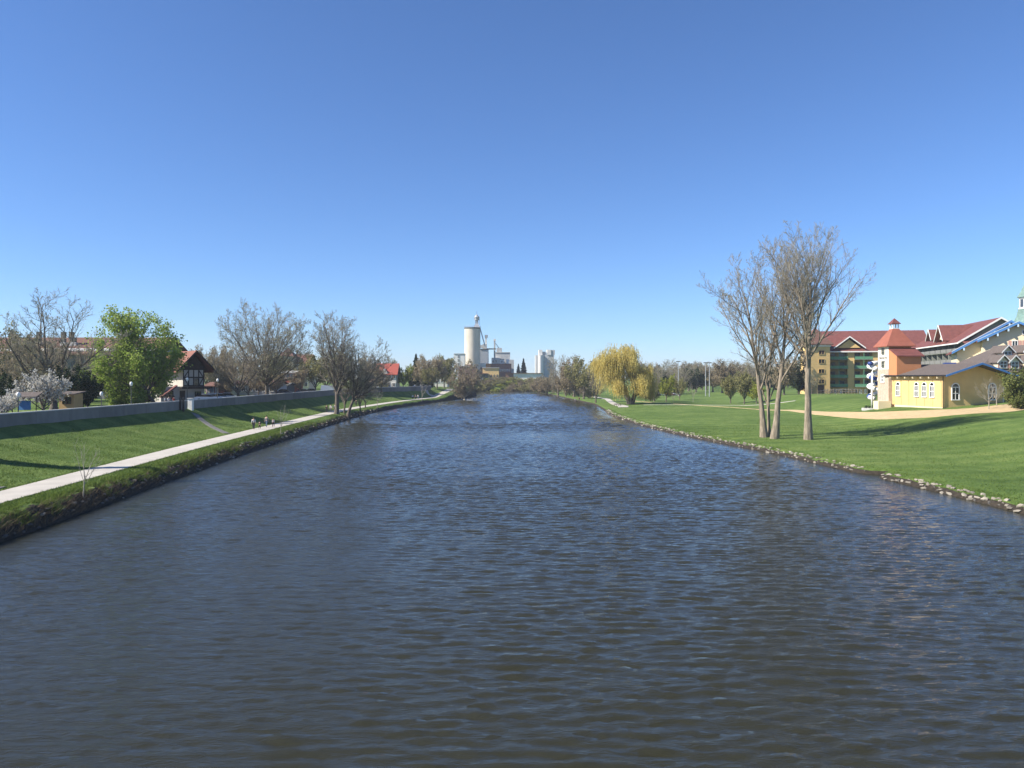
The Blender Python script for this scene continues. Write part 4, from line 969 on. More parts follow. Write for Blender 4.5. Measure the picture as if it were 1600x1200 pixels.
def wing_dormer(x, hw, zt, zb):
    o = MB(); o.prism([(x-hw, zb), (x+hw, zb), (x, zt-.5)], -.3, 8); d_ = o.build('dormer', M['cream'], rf)
    o = MB(); o.slab([(x-hw-.8, -1.6, zb-.5), (x, -1.6, zt), (x, 9, zt), (x-hw-.8, 9, zb-.5)], .25); o.slab([(x, -1.6, zt), (x+hw+.8, -1.6, zb-.5), (x+hw+.8, 9, zb-.5), (x, 9, zt)], .25); o.build('dormer_roof', M['redroof'], d_)
    o = MB(); o.prism([(x-hw-.85, zb-.85), (x, zt-.35), (x, zt+.06), (x-hw-.85, zb-.45)], -1.75, -1.62); o.prism([(x+hw+.85, zb-.85), (x, zt-.35), (x, zt+.06), (x+hw+.85, zb-.45)], -1.75, -1.62); o.build('dormer_fascia', M['paint'], d_)
wing_dormer(35, 3.6, 22.0, 17.7); wing_dormer(24.5, 2.2, 21.3, 18.4)
nb_ = 9
for i in range(nb_+1):
    x_ = WLn*i/nb_; MB().box(max(x_-.25, 0), min(x_+.25, WLn), 0, 2.18, -1, WE-.4).build('pier', M['greygreen'], wg)
for i in range(nb_):
    a, b = WLn*i/nb_+.27, WLn*(i+1)/nb_-.27
    for s_ in range(5):
        zf = .8+s_*3.15
        bal = inst('balcony', MB().box(a, b, -.6, 2.15, zf-.12, zf+.08).mesh('balcony', M['greygreen']), wg)
        inst('railing', MB().box(a, b, -.64, -.56, zf+.12, zf+1.05).mesh('railing', M['dgrey2']), bal)
        window(wg, WM((a+b)/2-1.1, 2.2, zf+.12), 1.7, 2.1, 2, 1, frame=M['paint'], fw=.1, glass=M['greyglass'], name='balcony_door')
        inst('divider', MB().box((a+b)/2+.6, (a+b)/2+1.5, 1.9, 2.16, zf+.1, zf+2.4).mesh('divider', M['whitewall']), bal)
window(wg, Matrix.Translation((WLn, 12.5, 18.2)) @ Matrix.Rotation(R(90), 4, 'Z'), 2.6, 2.4, 2, 1, frame=M['dgrey'], glass=M['greyglass'])
MB().slab([(WLn+.1, .2, 16.6), (WLn+3.4, .2, 15.6), (WLn+3.4, 10.5, 15.6), (WLn+.1, 10.5, 16.6)], .25).build('porch_roof', M['redroof'], wg)
MB().box(WLn+.02, WLn+2.9, .6, 10, -1, 15.3).build('porch_wall', M['greygreen'], wg)
MB().box(WLn+.02, WLn+1.2, 7.2, 9.6, 16.3, 18.0).build('roof_box', M['whitewall'], wg)

# cream chalet with blue trimmed gables
ch = thing('chalet', 'cream chalet with blue trimmed double gables at the right edge', 'building', (99.1, 172.6, 4.0), R(-25))
def gable_mass(x0, x1, xm, ze, zr, y0, y1, wm):
    o = MB(); o.prism([(x0, -1), (x1, -1), (x1, ze-.1), (xm, zr-.35), (x0, ze-.1)], y0, y1); o.build('wall', wm, ch)
    k_ = (zr-ze)/(xm-x0); oh = 1.1
    o = MB(); o.slab([(x0-oh, y0-1.3, ze-k_*oh), (xm, y0-1.3, zr), (xm, y1, zr), (x0-oh, y1, ze-k_*oh)], .3)
    k2 = (zr-ze)/(x1-xm); o.slab([(xm, y0-1.3, zr), (x1+oh, y0-1.3, ze-k2*oh), (x1+oh, y1, ze-k2*oh), (xm, y1, zr)], .3)
    rf = o.build('roof', M['redroof'], ch)
    o = MB(); o.prism([(x0-oh-.05, ze-k_*oh-.4), (xm, zr-.4), (xm, zr+.08), (x0-oh-.05, ze-k_*oh+.08)], y0-1.45, y0-1.32); o.prism([(x1+oh+.05, ze-k2*oh-.4), (xm, zr-.4), (xm, zr+.08), (x1+oh+.05, ze-k2*oh+.08)], y0-1.45, y0-1.32)
    o.build('fascia', M['bluetrim'], rf)
    o = MB(); o.prism([(x0-oh-.05, ze-k_*oh+.1), (xm, zr+.1), (xm, zr+.24), (x0-oh-.05, ze-k_*oh+.24)], y0-1.5, y0-1.3); o.build('edge_trim', M['palebluetrim'], rf)
    for f in (.12, .4, .7, .97):
        x_ = x0+(xm-x0)*f; z_ = ze+(zr-ze)*f; MB().box(x_-.14, x_+.14, y0-1.55, y0-.002, z_-1.0, z_-.45).build('bracket', M['palebluetrim'], rf)
gable_mass(.8, 21, 10.9, 11.3, 17.4, 0, 14, M['cream'])
gable_mass(5.4, 18.5, 11.9, 13.6, 16.9, -3.2, -.01, M['cream'])
for x_ in (11.3, 13.8, 16.4):
    window(ch, WM(x_, -3.2, 11.7), .9, 1.15, 2, 1, fw=.1)
    for s_ in (-1, 1): MB().box(x_+s_*.9-.28, x_+s_*.9+.28, -3.26, -3.203, 11.65, 12.95).build('shutter', M['pink'], ch)
window(ch, WM(13.0, -3.2, 14.3), .6, .8, 1, 1, fw=.1)
MB().box(-1.6, .75, 1, 6, -1, 8.4).build('side_bay', M['navy'], ch)

# grey shingled house with dormers before the chalet
dh = thing('dormered_house', 'house with grey shingle roof and white framed dormers below the chalet', 'house', (90.0, 149.0, 4.3))
HW = 26.0
MB().box(2.0, HW, .5, 13.6, -1, 6.3).build('wall', M['ystucco2'], dh)
o = MB()
o.add([(0, -.6, 5.8), (HW+1, -.6, 5.8), (HW+1, 8, 11.2), (9.5, 8, 11.2), (0, 14.6, 5.8), (HW+1, 14.6, 5.8)], [(0, 1, 2, 3), (0, 3, 4), (3, 2, 5, 4), (0, 4, 5, 1), (1, 5, 2)])
rf = o.build('roof', M['greyroof'], dh)
def dormer(px, pz, lab=None):
    # placed on the front roof plane
    y_ = -.6+(pz-5.8)/(11.2-5.8)*8.6
    o = MB(); o.prism([(px-.95, pz), (px+.95, pz), (px+.95, pz+1.5), (px, pz+2.45), (px-.95, pz+1.5)], y_-.35, y_+2.8); d_ = o.build('dormer', M['cream'], rf)
    o = MB(); o.slab([(px-1.35, y_-.8, pz+1.3), (px, y_-.8, pz+2.75), (px, y_+4.2, pz+2.75), (px-1.35, y_+4.2, pz+1.3)], .14); o.slab([(px, y_-.8, pz+2.75), (px+1.35, y_-.8, pz+1.3), (px+1.35, y_+4.2, pz+1.3), (px, y_+4.2, pz+2.75)], .14); o.build('dormer_roof', M['greyroof'], d_)
    o = MB(); o.prism([(px-1.4, pz+1.08), (px, pz+2.55), (px, pz+2.8), (px-1.4, pz+1.34)], -.06, 0); o.prism([(px+1.4, pz+1.08), (px, pz+2.55), (px, pz+2.8), (px+1.4, pz+1.34)], -.06, 0)
    inst('barge_board', o.mesh('barge_board', M['paint']), d_, Matrix.Translation((0, y_-.81, 0)))
    wn_ = MB(); wn_.box(px-.62, px+.62, y_-.40, y_-.352, pz+.25, pz+1.4); inst('pane', wn_.mesh('pane', M['glass']), d_)
    o = MB()
    for x_ in (-.72, -.05, .62): o.box(px+x_, px+x_+.1, y_-.48, y_-.353, pz+.15, pz+1.5)
    for z_ in (.15, .8, 1.42): o.box(px-.72, px+.72, y_-.47, y_-.353, pz+z_, pz+z_+.09)
    inst('window_frame', o.mesh('window_frame', M['paint']), d_)
    for s_ in (-1, 1): inst('shutter', MB().box(px+s_*.92-.12, px+s_*.92+.12, y_-.44, y_-.352, pz+.15, pz+1.45).mesh('shutter', M['pink']), d_)
for px, pz in ((5.3, 6.4), (8.2, 8.4), (12.5, 8.5), (7.4, 6.3), (11.2, 6.5), (15.5, 6.6)): dormer(px, pz)
# steeple at the right edge
stp = thing('steeple', 'steeple with green copper skirt and white lantern at the right edge', 'steeple', (X(1613, 190), 190, 4.0))
MB().box(-3.6, 3.6, -3.6, 3.6, -1, 17.8).build('shaft', M['cream'], stp)
MB().lathe([(5.2, 17.6), (5.0, 18.0), (4.0, 18.9), (3.4, 20.2), (3.1, 21.6), (3.1, 22.0)], 8, ph=R(22.5)).build('copper_skirt', M['copper'], stp)
MB().lathe([(2.9, 21.9), (2.9, 22.3), (2.75, 22.3), (2.75, 24.6), (2.95, 24.6), (2.95, 24.9)], 8, ph=R(22.5)).build('lantern', M['paint'], stp)
for i in range(8):
    a = R(45*i); inst('louvre', MB().box(-.55, .55, -.05, .05, 22.5, 24.4).mesh('louvre', M['greyglass']), stp, Matrix.Rotation(a, 4, 'Z') @ Matrix.Translation((0, -2.58, 0)))
MB().lathe([(3.3, 24.9), (2.4, 26.6), (1.2, 29.6), (.1, 33.0)], 8, ph=R(22.5)).build('spire', M['copper'], stp)
# ---------------------------------------------------------------- left buildings behind the flood wall
GL = 4.3
M['shadewhite'] = mat('shaded_white_stucco', (.40, .38, .34), .9, .12, .8)  # white stucco darkened for walls in shade, the shade put into its colour
# long brown roofed hotel at far left
hb = thing('brown_roof_hotel', 'long grey walled building with brown roof and chimneys at far left', 'building', (-124, 168, GL))
MB().box(0, 46, 0, 16, -1, 10.6).build('wall', M['dgrey2'], hb)
o = MB(); o.prism([(0, 10.6), (16, 10.6), (8, 13.2)], .2, 45.8, 'x'); o.build('gable_wall', M['millgrey'], hb)
rf = quadroof(MB(), 0, 46, 0, 16, 13.9, 10.4, 1.0, .3).build('roof', M['brownroof'], hb)
for u_ in (62.3, 100.5, 113.0, 119.0):
    x_ = X(u_, 172)+124; s_ = .55 if u_ != 119 else .35
    MB().box(x_-s_, x_+s_, 3.2, 3.2+2*s_, 10.5, 12.6).build('chimney_base', M['coping'], rf); MB().box(x_-s_*.75, x_+s_*.75, 3.2+.2*s_, 3.2+1.7*s_, 12.6, 14.9 if u_ != 119 else 13.6).build('chimney', M['dgrey'], rf)
for i in range(9):
    for z_ in (1.2, 4.2, 7.2): window(hb, WM(2.6+i*4.3, 0, z_-.6), 1.4, 1.5, 2, 1, frame=M['greygreen'])

# half timbered house
ht = thing('timbered_house', 'half timbered house with dark gable and red roof by the gap in the wall', 'house', (X(290, 147), 147, GL), R(42))
MB().box(-4.5, 3.6, 0, 15, -1, 3.0).build('lower_wall', M['shadewhite'], ht)
MB().box(-.6, 3.4, -.3, 15, 3.0, 6.4).build('upper_wall', M['shadewhite'], ht)
o = MB(); o.prism([(-1.0, 6.1), (3.9, 6.1), (1.6, 9.0)], -.28, 14.9); o.build('gable_wall', M['timber'], ht)
o = MB(); o.slab([(-2.2, -1.7, 5.9), (1.5, -1.7, 9.9), (1.5, 16, 9.9), (-2.2, 16, 5.9)], .22); o.slab([(1.5, -1.7, 9.9), (5.2, -1.7, 5.9), (5.2, 16, 5.9), (1.5, 16, 9.9)], .22)
rf = o.build('roof', mat('worn_red_roof', (.22, .095, .07), .85, .2, 1.5), ht)
o = MB(); o.prism([(-2.3, 5.5), (1.5, 9.6), (1.5, 9.95), (-2.3, 5.9)], -1.82, -1.71); o.prism([(5.3, 5.5), (1.5, 9.6), (1.5, 9.95), (5.3, 5.9)], -1.82, -1.71); o.build('barge_board', M['timber'], rf)
for x_ in (-.6, .35, 1.3, 2.25, 3.2): MB().box(x_, x_+.2, -.36, -.303, 3.0, 6.4).build('timber_post', M['timber'], ht)
for z_ in (3.0, 4.6, 6.15): MB().box(-.6, 3.4, -.375, -.304, z_, z_+.26).build('timber_rail', M['timber'], ht)
for (a, b) in (((-.4, 4.6), (.4, 3.2)), ((3.2, 4.6), (2.4, 3.2)), ((.55, 6.2), (-.3, 4.9)), ((2.3, 6.2), (3.1, 4.9))):
    MB().prism([(a[0]-.08, a[1]), (a[0]+.1, a[1]), (b[0]+.1, b[1]), (b[0]-.08, b[1])], -.39, -.305).build('timber_brace', M['timber'], ht)
window(ht, WM(1.85, -.3, 3.3), .7, 1.1, 2, 1, frame=M['timber']); window(ht, WM(2.3, 0, .6), .9, 1.3, 2, 1, frame=M['timber']); door(ht, WM(-.6, 0, 0), 1.0, 2.2, M['timber']); window(ht, WM(-3, 0, .8), 1.2, 1.3, 2, 1, frame=M['timber'])
MB().box(-1.2, 4.4, -1.5, -.305, 2.55, 2.95).build('balcony', M['timber'], ht)
o = MB(); o.prism([(-4.6, .9), (-1.9, 3.0), (-1.9, 3.3), (-5.0, 1.0)], -1.2, -.02); o.build('stair_roof', M['redroof'], ht)

def simple_house(name, label, u0, u1, v_ridge, v_eave, d, depth, wallm, roofm, axis='x', base=GL, nwin=3, storeys=2, cat='house', rz=0, hip=False):
    x0, x1 = X(u0, d), X(u1, d); W_ = x1-x0; ze = Zv(v_eave, d)-base; zr = Zv(v_ridge, d)-base
    h = thing(name, label, cat, (x0, d, base), rz)
    o = MB()
    if axis == 'y': o.prism([(0, -1), (W_, -1), (W_, ze-.1), (W_/2, zr-.35), (0, ze-.1)], 0, depth)
    else: o.prism([(0, -1), (depth, -1), (depth, ze-.1), (depth/2, zr-.35), (0, ze-.1)], 0, W_, 'x')
    o.build('wall', wallm, h); rf = quadroof(MB(), 0, W_, 0, depth, zr, ze, .6, .25, axis).build('roof', roofm, h)
    sh = ze/storeys
    for s_ in range(storeys):
        for i in range(nwin): window(h, WM(W_*(i+.5)/nwin, 0, s_*sh+sh*.35), min(1.1, W_/nwin*.5), min(1.4, sh*.5), 2, 1)
    return h, rf, W_, ze, zr
h, rf, W_, ze, zr = simple_house('red_roof_house', 'half timbered house with bright red roof beyond the bank trees', 588, 619, 567.5, 583, 300, 9, M['whitewall'], M['brightroof'], 'x', nwin=4)
o = MB(); o.prism([(0, ze-.2), (9, ze-.2), (4.5, zr-.3)], W_+.02, W_+.3, 'x'); o.build('gable_timber', M['timber'], h)
for i in range(5): MB().box(W_+.003, W_+.07, i*2.2, i*2.2+.22, 0, ze).build('timber_post', M['timber'], h)
o = MB(); o.prism([(W_*.2, ze-.6), (W_*.62, ze-.6), (W_*.41, ze+1.9)], -.3, 4.2); o.build('dormer', M['whitewall'], h)
MB().box(W_*.1, W_*.6, -2, -.05, -.5, 2.2).build('porch', M['ystucco'], h)
simple_house('brick_shop', 'red brick shop with white band behind the flood wall', 441, 459, 579, 581.5, 232, 10, M['brick'], M['coping'], 'x', nwin=3, cat='shop')
simple_house('arched_shop', 'low dark shop with white arched front beside the brick shop', 432, 448, 598, 601, 222, 8, M['dgrey'], M['dgrey'], 'x', nwin=4, storeys=1, cat='shop')
ch2 = simple_house('turreted_house', 'yellow stone house with grey roof and turret behind the brick shop', 452, 482, 553, 566, 305, 12, M['cream'], M['brownroof'], 'x', nwin=4, storeys=3)[0]
tu = MB().box(-3.2, 1.8, -1.6, 3.4, -1, 13.2); tu.build('turret', M['cream'], ch2); o = MB(); pyr(o, -.7, 13.2, 16.6, 3.2, .1, .9); o.build('turret_roof', M['brownroof'], ch2)
simple_house('brick_row', 'low reddish building right of the timbered house', 322, 342, 597, 602, 188, 8, M['brick'], M['brownroof'], 'x', nwin=3, storeys=1, cat='building')
simple_house('white_row', 'low pale building with awnings behind the broad elm', 342, 430, 594, 599, 205, 10, M['shadewhite'], M['brownroof'], 'x', nwin=8, storeys=1, cat='building')
simple_house('grey_gable_house', 'brown grey gabled roof right of the spruces', 676, 699, 561.5, 567, 400, 14, M['whitewall'], M['greyroof'], 'x', nwin=4)
simple_house('yellow_shop', 'small yellow fronted shop behind the bank trees', 577, 592, 592, 596, 292, 8, M['ystucco'], M['brownroof'], 'x', nwin=3, storeys=1, cat='shop')
ks = thing('kiosk', 'small tan kiosk with dark windows under the white blossom', 'kiosk', (X(92, 100), 100, GL))
MB().box(0, 2.0, 0, 2, -.5, 2.6).build('wall', M['tan'], ks); MB().slab([(-.3, -.4, 2.62), (2.3, -.4, 2.62), (2.3, 2.3, 2.9), (-.3, 2.3, 2.9)], .12).build('roof', M['greyroof'], ks)
for x_ in (.75, 1.35): window(ks, WM(x_, 0, 1.3), .4, .8, 1, 2, frame=M['timber'], fw=.05)
bn = thing('banner_stand', 'blue banner under a dark canopy at far left behind the wall', 'banner', (X(38, 90), 90, GL))
MB().box(-.75, .75, -.03, .03, .9, 2.0).build('banner', mat('banner_blue', (.05, .16, .32), .6), bn)
for x_ in (-1.4, 1.4): MB().tube((x_, 0, -.1), (x_, 0, 2.5), .05).build('post', M['timber'], bn)
MB().slab([(-2, -1, 2.5), (2, -1, 2.5), (1.6, 1, 3.0), (-1.6, 1, 3.0)], .1).build('canopy', M['greyroof'], bn)

# gap in the wall: white pillar, dark gate posts, rails
pl = thing('gate_pillar', 'white pillar at the gap in the flood wall', 'pillar', (X(298, 119.2), 119.2, 4.15)); MB().box(-.34, .34, -.34, .34, -.5, 1.55).build('shaft', M['paint'], pl); MB().box(-.42, .42, -.42, .42, 1.552, 1.68).build('cap', M['coping'], pl)
for u_, lb in ((282, 'dark gate post left of the white pillar, nearer the viewer'), (286.5, 'dark gate post next to the white pillar')):
    gp = thing('gate_post', lb, 'post', (X(u_, 115.6), 115.6, 4.0), 0, 'dark gate posts'); MB().box(-.12, .12, -.12, .12, -.4, 1.9).build('shaft', M['black'], gp); MB().box(-.16, .16, -.16, .16, 1.902, 2.0).build('cap', M['black'], gp)

# street lamps
def lamp(u, d, h, lb, z=GL):
    t = thing('street_lamp', lb, 'street lamp', (X(u, d), d, z), 0, 'street lamps')
    MB().tube((0, 0, -.2), (0, 0, h-.5), .07, .05).build('pole', M['dgrey'], t); MB().tube((0, 0, -.1), (0, 0, .5), .13, .09).build('base', M['dgrey'], t)
    MB().lathe([(.05, h-.5), (.15, h-.42), (.21, h-.18), (.18, h), (.09, h+.1), (.02, h+.13)], 10).build('globe', M['paint'], t, True)
lamp(28.5, 84, 3.0, 'street lamp with white globe left of the blossom tree'); lamp(158.5, 100, 2.75, 'street lamp with white globe below the left side of green tree')
lamp(205, 108, 4.0, 'plain street lamp in front of the green tree'); lamp(292.5, 124, 4.6, 'street lamp standing before the timbered gable'); lamp(340, 140, 4.4, 'street lamp between timbered house and smaller bare tree')

# ---------------------------------------------------------------- cars
def car(label, col, u, d, z, rz, van=False, s=1.0):
    t = thing('parked_car', label, 'car', (X(u, d), d, z), rz, 'parked cars'); t.scale = (s, s, s)
    pm = mat('car_paint', col, .3, .03, 1.0, spec=.6)
    o = MB()
    if van: prof = [(-2.4, .35), (2.4, .35), (2.45, .9), (2.2, 1.15), (1.7, 1.95), (-2.35, 2.05), (-2.45, .9)]
    else: prof = [(-2.2, .35), (2.2, .35), (2.25, .75), (1.15, .95), (-1.7, 1.0), (-2.25, .9)]
    o.prism(prof, -.88, .88); o.build('body', pm, t)
    if van: MB().prism([(1.0, 1.2), (2.08, 1.22), (1.66, 1.85), (1.0, 1.88)], -.89, .89).build('side_window', M['glass'], t)
    else:
        MB().prism([(1.1, .93), (.45, 1.42), (-1.1, 1.45), (-1.75, .97)], -.74, .74).build('cabin', M['glass'], t)
        MB().prism([(.42, 1.41), (-1.08, 1.44), (-1.0, 1.5), (.3, 1.49)], -.72, .72).build('roof', pm, t)
    for x_ in (-1.4, 1.4):
        for y_ in (-.8, .8):
            w_ = MB().tube((x_, y_-.12, .33), (x_, y_+.12, .33), .33, n=14).build('wheel', M['black'], t); MB().tube((x_, y_-.135, .33), (x_, y_+.135, .33), .18, n=10).build('rim', M['galv'], w_)
    for y_ in (-.6, .6): MB().box(2.2, 2.27, y_-.16, y_+.16, .62, .78).build('headlight', M['paint'], t)
for a in (('white car behind the wall, right of the timbered house', (.75, .75, .76), 324, 146, 4.4, .3), ('second white car in the row behind the wall', (.72, .73, .75), 334, 148, 4.4, .3), ('silver car, third in the row behind the wall', (.45, .47, .5), 344, 152, 4.4, .3), ('pale car just left of the smaller bare tree', (.6, .62, .64), 357, 157, 4.4, .3),
          ('dark car behind the wall below the brick shop', (.03, .035, .05), 445, 206, 4.4, .2), ('dark blue car right of the brick shop', (.03, .05, .09), 476, 212, 4.4, .2), ('black car left of the white van', (.02, .02, .025), 488, 216, 4.4, .2), ('silver car at the far end of the wall', (.5, .52, .55), 652, 318, 4.4, .5), ('white car at the far end of the wall', (.75, .75, .76), 661, 325, 4.4, .5), ('dark car next to the far white car', (.05, .05, .06), 668, 332, 4.4, .5)):
    car(*a)
car('white van behind the tallest bank tree', (.76, .76, .77), 517, 222, 4.4, .2, True, 1.15)
for i, (u_, c_, n_) in enumerate(((1012, (.7, .7, .72), 'white'), (1024, (.1, .12, .15), 'dark'), (1034, (.65, .66, .7), 'silver'), (1046, (.5, .05, .04), 'red'), (1056, (.72, .72, .74), 'white'))):
    car('%s car in the far car park, %s from the willow' % (n_, ordn[i]), c_, u_, 330+3*i, gz(X(u_, 330), 330), .2+i*.1)

# ---------------------------------------------------------------- mill beyond the river bend (about 560 m away)
GM = 6.2
def pb(o, u0, u1, v0, v1, d, dep): return o.box(X(u0, d), X(u1, d), d, d+dep, Zv(v1, d), Zv(v0, d))
D0 = 560
sil = thing('grain_silo', 'tall round concrete silo with machinery tower on top', 'silo', (X(737.5, D0), D0+6, GM))
rs = X(750, D0)-X(737.5, D0); hs = Zv(513, D0)-GM
for i in range(7):
    z0 = hs*i/7+.03; z1 = hs*(i+1)/7-.03; MB().lathe([(rs*.985, z0-.04), (rs, z0+.05), (rs, z1-.05), (rs*.985, z1+.04)], 40).build('silo_ring', M['siloconc'], sil, False)
MB().lathe([(rs+.25, hs), (rs+.25, hs+.9)], 40).build('roof_rim', M['dgrey'], sil)
o = MB()
for i in range(20):
    a = R(18*i); p = (rs*math.cos(a), rs*math.sin(a)); o.tube((p[0], p[1], hs+.8), (p[0], p[1], hs+2.0), .08, n=5)
    b_ = R(18*(i+1)); o.tube((p[0], p[1], hs+2.0), (rs*math.cos(b_), rs*math.sin(b_), hs+2.0), .06, n=5)
o.build('railing', M['galv'], sil)
o = MB(); xt = 3.2
pyr(o, xt, hs+.9, hs+3.6, 2.3, 1.2, 0); o.box(xt-1.1, xt+1.1, -1.1, 1.1, hs+3.6, hs+6.4); o.lathe([(1.9, hs+6.4), (1.9, hs+6.8), (1.6, hs+6.8), (2.0, hs+8.6), (1.2, hs+9.6), (.3, hs+10.6)], 10, (xt, 0)); o.build('head_house', M['galv'], sil)
o = MB(); o.tube((xt, 0, hs+10.5), (xt, 0, hs+13.2), .12, n=5); o.tube((xt-1.8, 0, hs+7), (xt-1.8, 0, hs+9.3), .12, n=5); o.tube((xt+2.0, 0, hs+3), (xt+2.0, 0, hs+8.6), .1, n=5); o.build('mast', M['dgrey'], sil)
MB().tube((rs, -1, hs-.2), (rs+3.6, -2, hs-13), .45, .45, 6).build('spout', M['galv'], sil)
def mill(name, label, cat, parts):
    d0 = parts[0][5]; cx = X((parts[0][1]+parts[0][2])/2, d0); t = thing(name, label, cat, (cx, d0, GM))
    for (pn, u0, u1, v0, v1, d, dep, m) in parts:
        MB(Matrix.Translation((-cx, -d0, -GM))).box(X(u0, d), X(u1, d), d, d+dep, Zv(v1, d), Zv(v0, d)).build(pn, m, t)
    return t, cx
def mwin(t, cx, d0, u, v, d, w_, h_, **k): window(t, WM(X(u, d)-cx, d-d0, Zv(v, d)-GM), w_, h_, **k)
t, cx = mill('grey_bin', 'grey metal grain bin with head house right of the silo', 'bin', [('wall', 750.5, 763, 546, 572, 575, 9, M['galv']), ('roof', 750.2, 763.3, 544.8, 546, 574.5, 10, M['dgrey']), ('upper_house', 754, 760.5, 537.5, 544.8, 576, 5, M['millgrey']), ('leg', 758, 760.4, 527.5, 537.5, 577, 2, M['millwhite']), ('head', 757.4, 762.2, 523.2, 527.5, 576.5, 3, M['galv']), ('bridge', 760.6, 775, 544.3, 546, 578, 2, M['dgrey']), ('side_house', 749.6, 754, 539, 543.6, 578, 4, M['galv'])])
t, cx = mill('bucket_elevator', 'slim elevator leg with round head between bin and block', 'elevator', [('leg', 771.6, 774, 533, 562, 582, 1.4, M['millgrey']), ('head', 771.2, 774.6, 529.4, 533, 581.8, 2, M['millwhite'])])
MB().tube((.6, 1, Zv(536, 582)-GM), (X(779.5, 582)-cx, 2, Zv(543.5, 582)-GM), .25, n=6).build('spout', M['galv'], t)
t, cx = mill('concrete_elevator', 'stepped pale grey concrete elevator block of the mill', 'building', [('main_block', 774, 797, 551, 572, 590, 14, M['millgrey']), ('tall_block', 776, 784, 543.5, 551, 591, 10, M['millgrey']), ('left_block', 768, 781, 559, 570, 586, 3.8, M['millwhite']), ('flat_roof', 773.8, 797.2, 550.3, 551, 589.6, 15, M['coping']), ('side_block', 796, 803, 562, 585, 588, 12, M['millgrey'])])
for u_ in (771, 775): mwin(t, cx, 590, u_, 566, 586, 1.2, 1.5)
t, cx = mill('white_mill_house', 'small white mill houses in front of the elevator block', 'building', [('wall', 781, 787.5, 561.3, 570.5, 580, 5, M['millwhite']), ('wall', 791, 796, 561.3, 570, 581, 5, M['millwhite']), ('roof', 780.8, 787.8, 560.7, 561.3, 579.6, 6, M['dgrey'])])
mwin(t, cx, 580, 784.3, 566.5, 580, 1.1, 1.4)
t, cx = mill('brick_mill', 'long dark brick mill building with pale upper corner', 'building', [('wall', 750, 799, 569, 596, 570, 8, M['dbrick']), ('pale_corner', 750, 759, 567.5, 574, 569, .9, M['millwhite']), ('orange_corner', 759.2, 766.5, 568, 574.5, 569, .9, M['orange']), ('parapet', 766.5, 799.3, 568.2, 569, 569.6, 8.6, M['dbrick'])])
for i in range(8): mwin(t, cx, 570, 771+i*3.6, 580, 570, .9, 1.5)
t, cx = mill('orange_building', 'orange river building with dark arched openings below the mill', 'building', [('wall', 754, 779.5, 575, 606, 540, 9, M['ystucco']), ('roof', 753, 780.2, 574.3, 575, 539.3, 10.5, M['coping']), ('wing', 744, 762, 584, 606, 535, 4.8, M['dgrey']), ('wing_roof', 743, 762.3, 583.2, 584, 534, 5.9, M['brownroof'])])
for z_ in range(3):
    for u_ in (767.5, 772.2, 776.8): mwin(t, cx, 540, u_, 589+z_*6.6, 540, 1.2, 1.8, arch=True, nx=1, nz=1, frame=M['cream'])
for u_ in (749, 756): mwin(t, cx, 540, u_, 596, 535, 1.6, 2.2, nx=1, nz=1, frame=M['paint'])
t, cx = mill('white_flour_silos', 'white flour silo group right of the mill', 'silo', [('wall', 836.5, 842, 555, 592, 600, 10, M['millwhite']), ('main_block', 842, 866, 554.5, 592, 602, 14, M['millgrey']), ('head_house', 842, 847.5, 546.4, 554.5, 601.5, 10, M['millwhite']), ('head_house', 847.5, 853.5, 549.4, 554.5, 602.5, 8, M['millgrey']), ('head_house', 855, 861, 546.2, 554.5, 601.5, 10, M['millwhite']), ('head_house', 861, 867, 546.8, 554.5, 602, 10, M['millgrey'])])
for i in range(1):
    MB().lathe([(2.4, -2), (2.4, Zv(555, 600)-GM)], 18, (X(844.5+i*4.6, 600)-cx, 1.6)).build('silo_tube', M['millwhite'], t, False)
t, cx = mill('white_warehouse', 'low white warehouse between spruces and river', 'warehouse', [('wall', 802.5, 848, 583.5, 594, 560, 12, M['millwhite']), ('roof', 790, 848.4, 582.8, 583.5, 559, 13.5, M['brownroof']), ('dark_wall', 790, 802.4, 583.6, 594, 560.5, 11, M['dbrick'])])
t, cx = mill('white_block', 'white flat roofed block left of the round silo', 'building', [('wall', 709, 726, 553, 575, 545, 10, M['millwhite']), ('parapet', 708.8, 726.3, 552.3, 553, 544.6, 10.8, M['coping'])])
for v_ in (559, 565, 571): mwin(t, cx, 545, 716.5, v_, 545, 1.4, 1.8)
t, cx = mill('dark_flat_building', 'dark brown flat roofed building below the silo', 'building', [('wall', 716, 744, 572.5, 600, 480, 12, M['dbrick']), ('parapet', 715.7, 744.3, 571.5, 572.5, 479.6, 12.8, M['coping']), ('stair_house', 728, 738, 569.5, 571.5, 482, 6, M['dbrick'])])
t, cx = mill('pale_shed', 'small pale shed between spruces and the white block', 'shed', [('wall', 701.5, 706, 565, 580, 520, 6, M['millwhite']), ('roof', 701.2, 706.3, 564.4, 565, 519.6, 7, M['coping'])])

# floodlight masts over the far field
for u_, v_, d_, lb in ((1060, 565, 330, 'floodlight mast above the trees right of the willow'), (1102.5, 567, 330, 'left one of the two paired tall masts'), (1108.5, 567, 322, 'right one of the two paired tall masts')):
    z_ = gz(X(u_, d_), d_); t = thing('light_mast', lb, 'light mast', (X(u_, d_), d_, z_), 0, 'masts over the far field'); h_ = Zv(v_, d_)-z_
    MB().tube((0, 0, -.3), (0, 0, h_), .2, .12).build('pole', M['galv'], t)
    o = MB(); o.box(-.9, .9, -.15, .15, h_-.1, h_+.25); o.build('lamp_head' if u_ == 1060 else 'cross_arm', M['dgrey'], t)
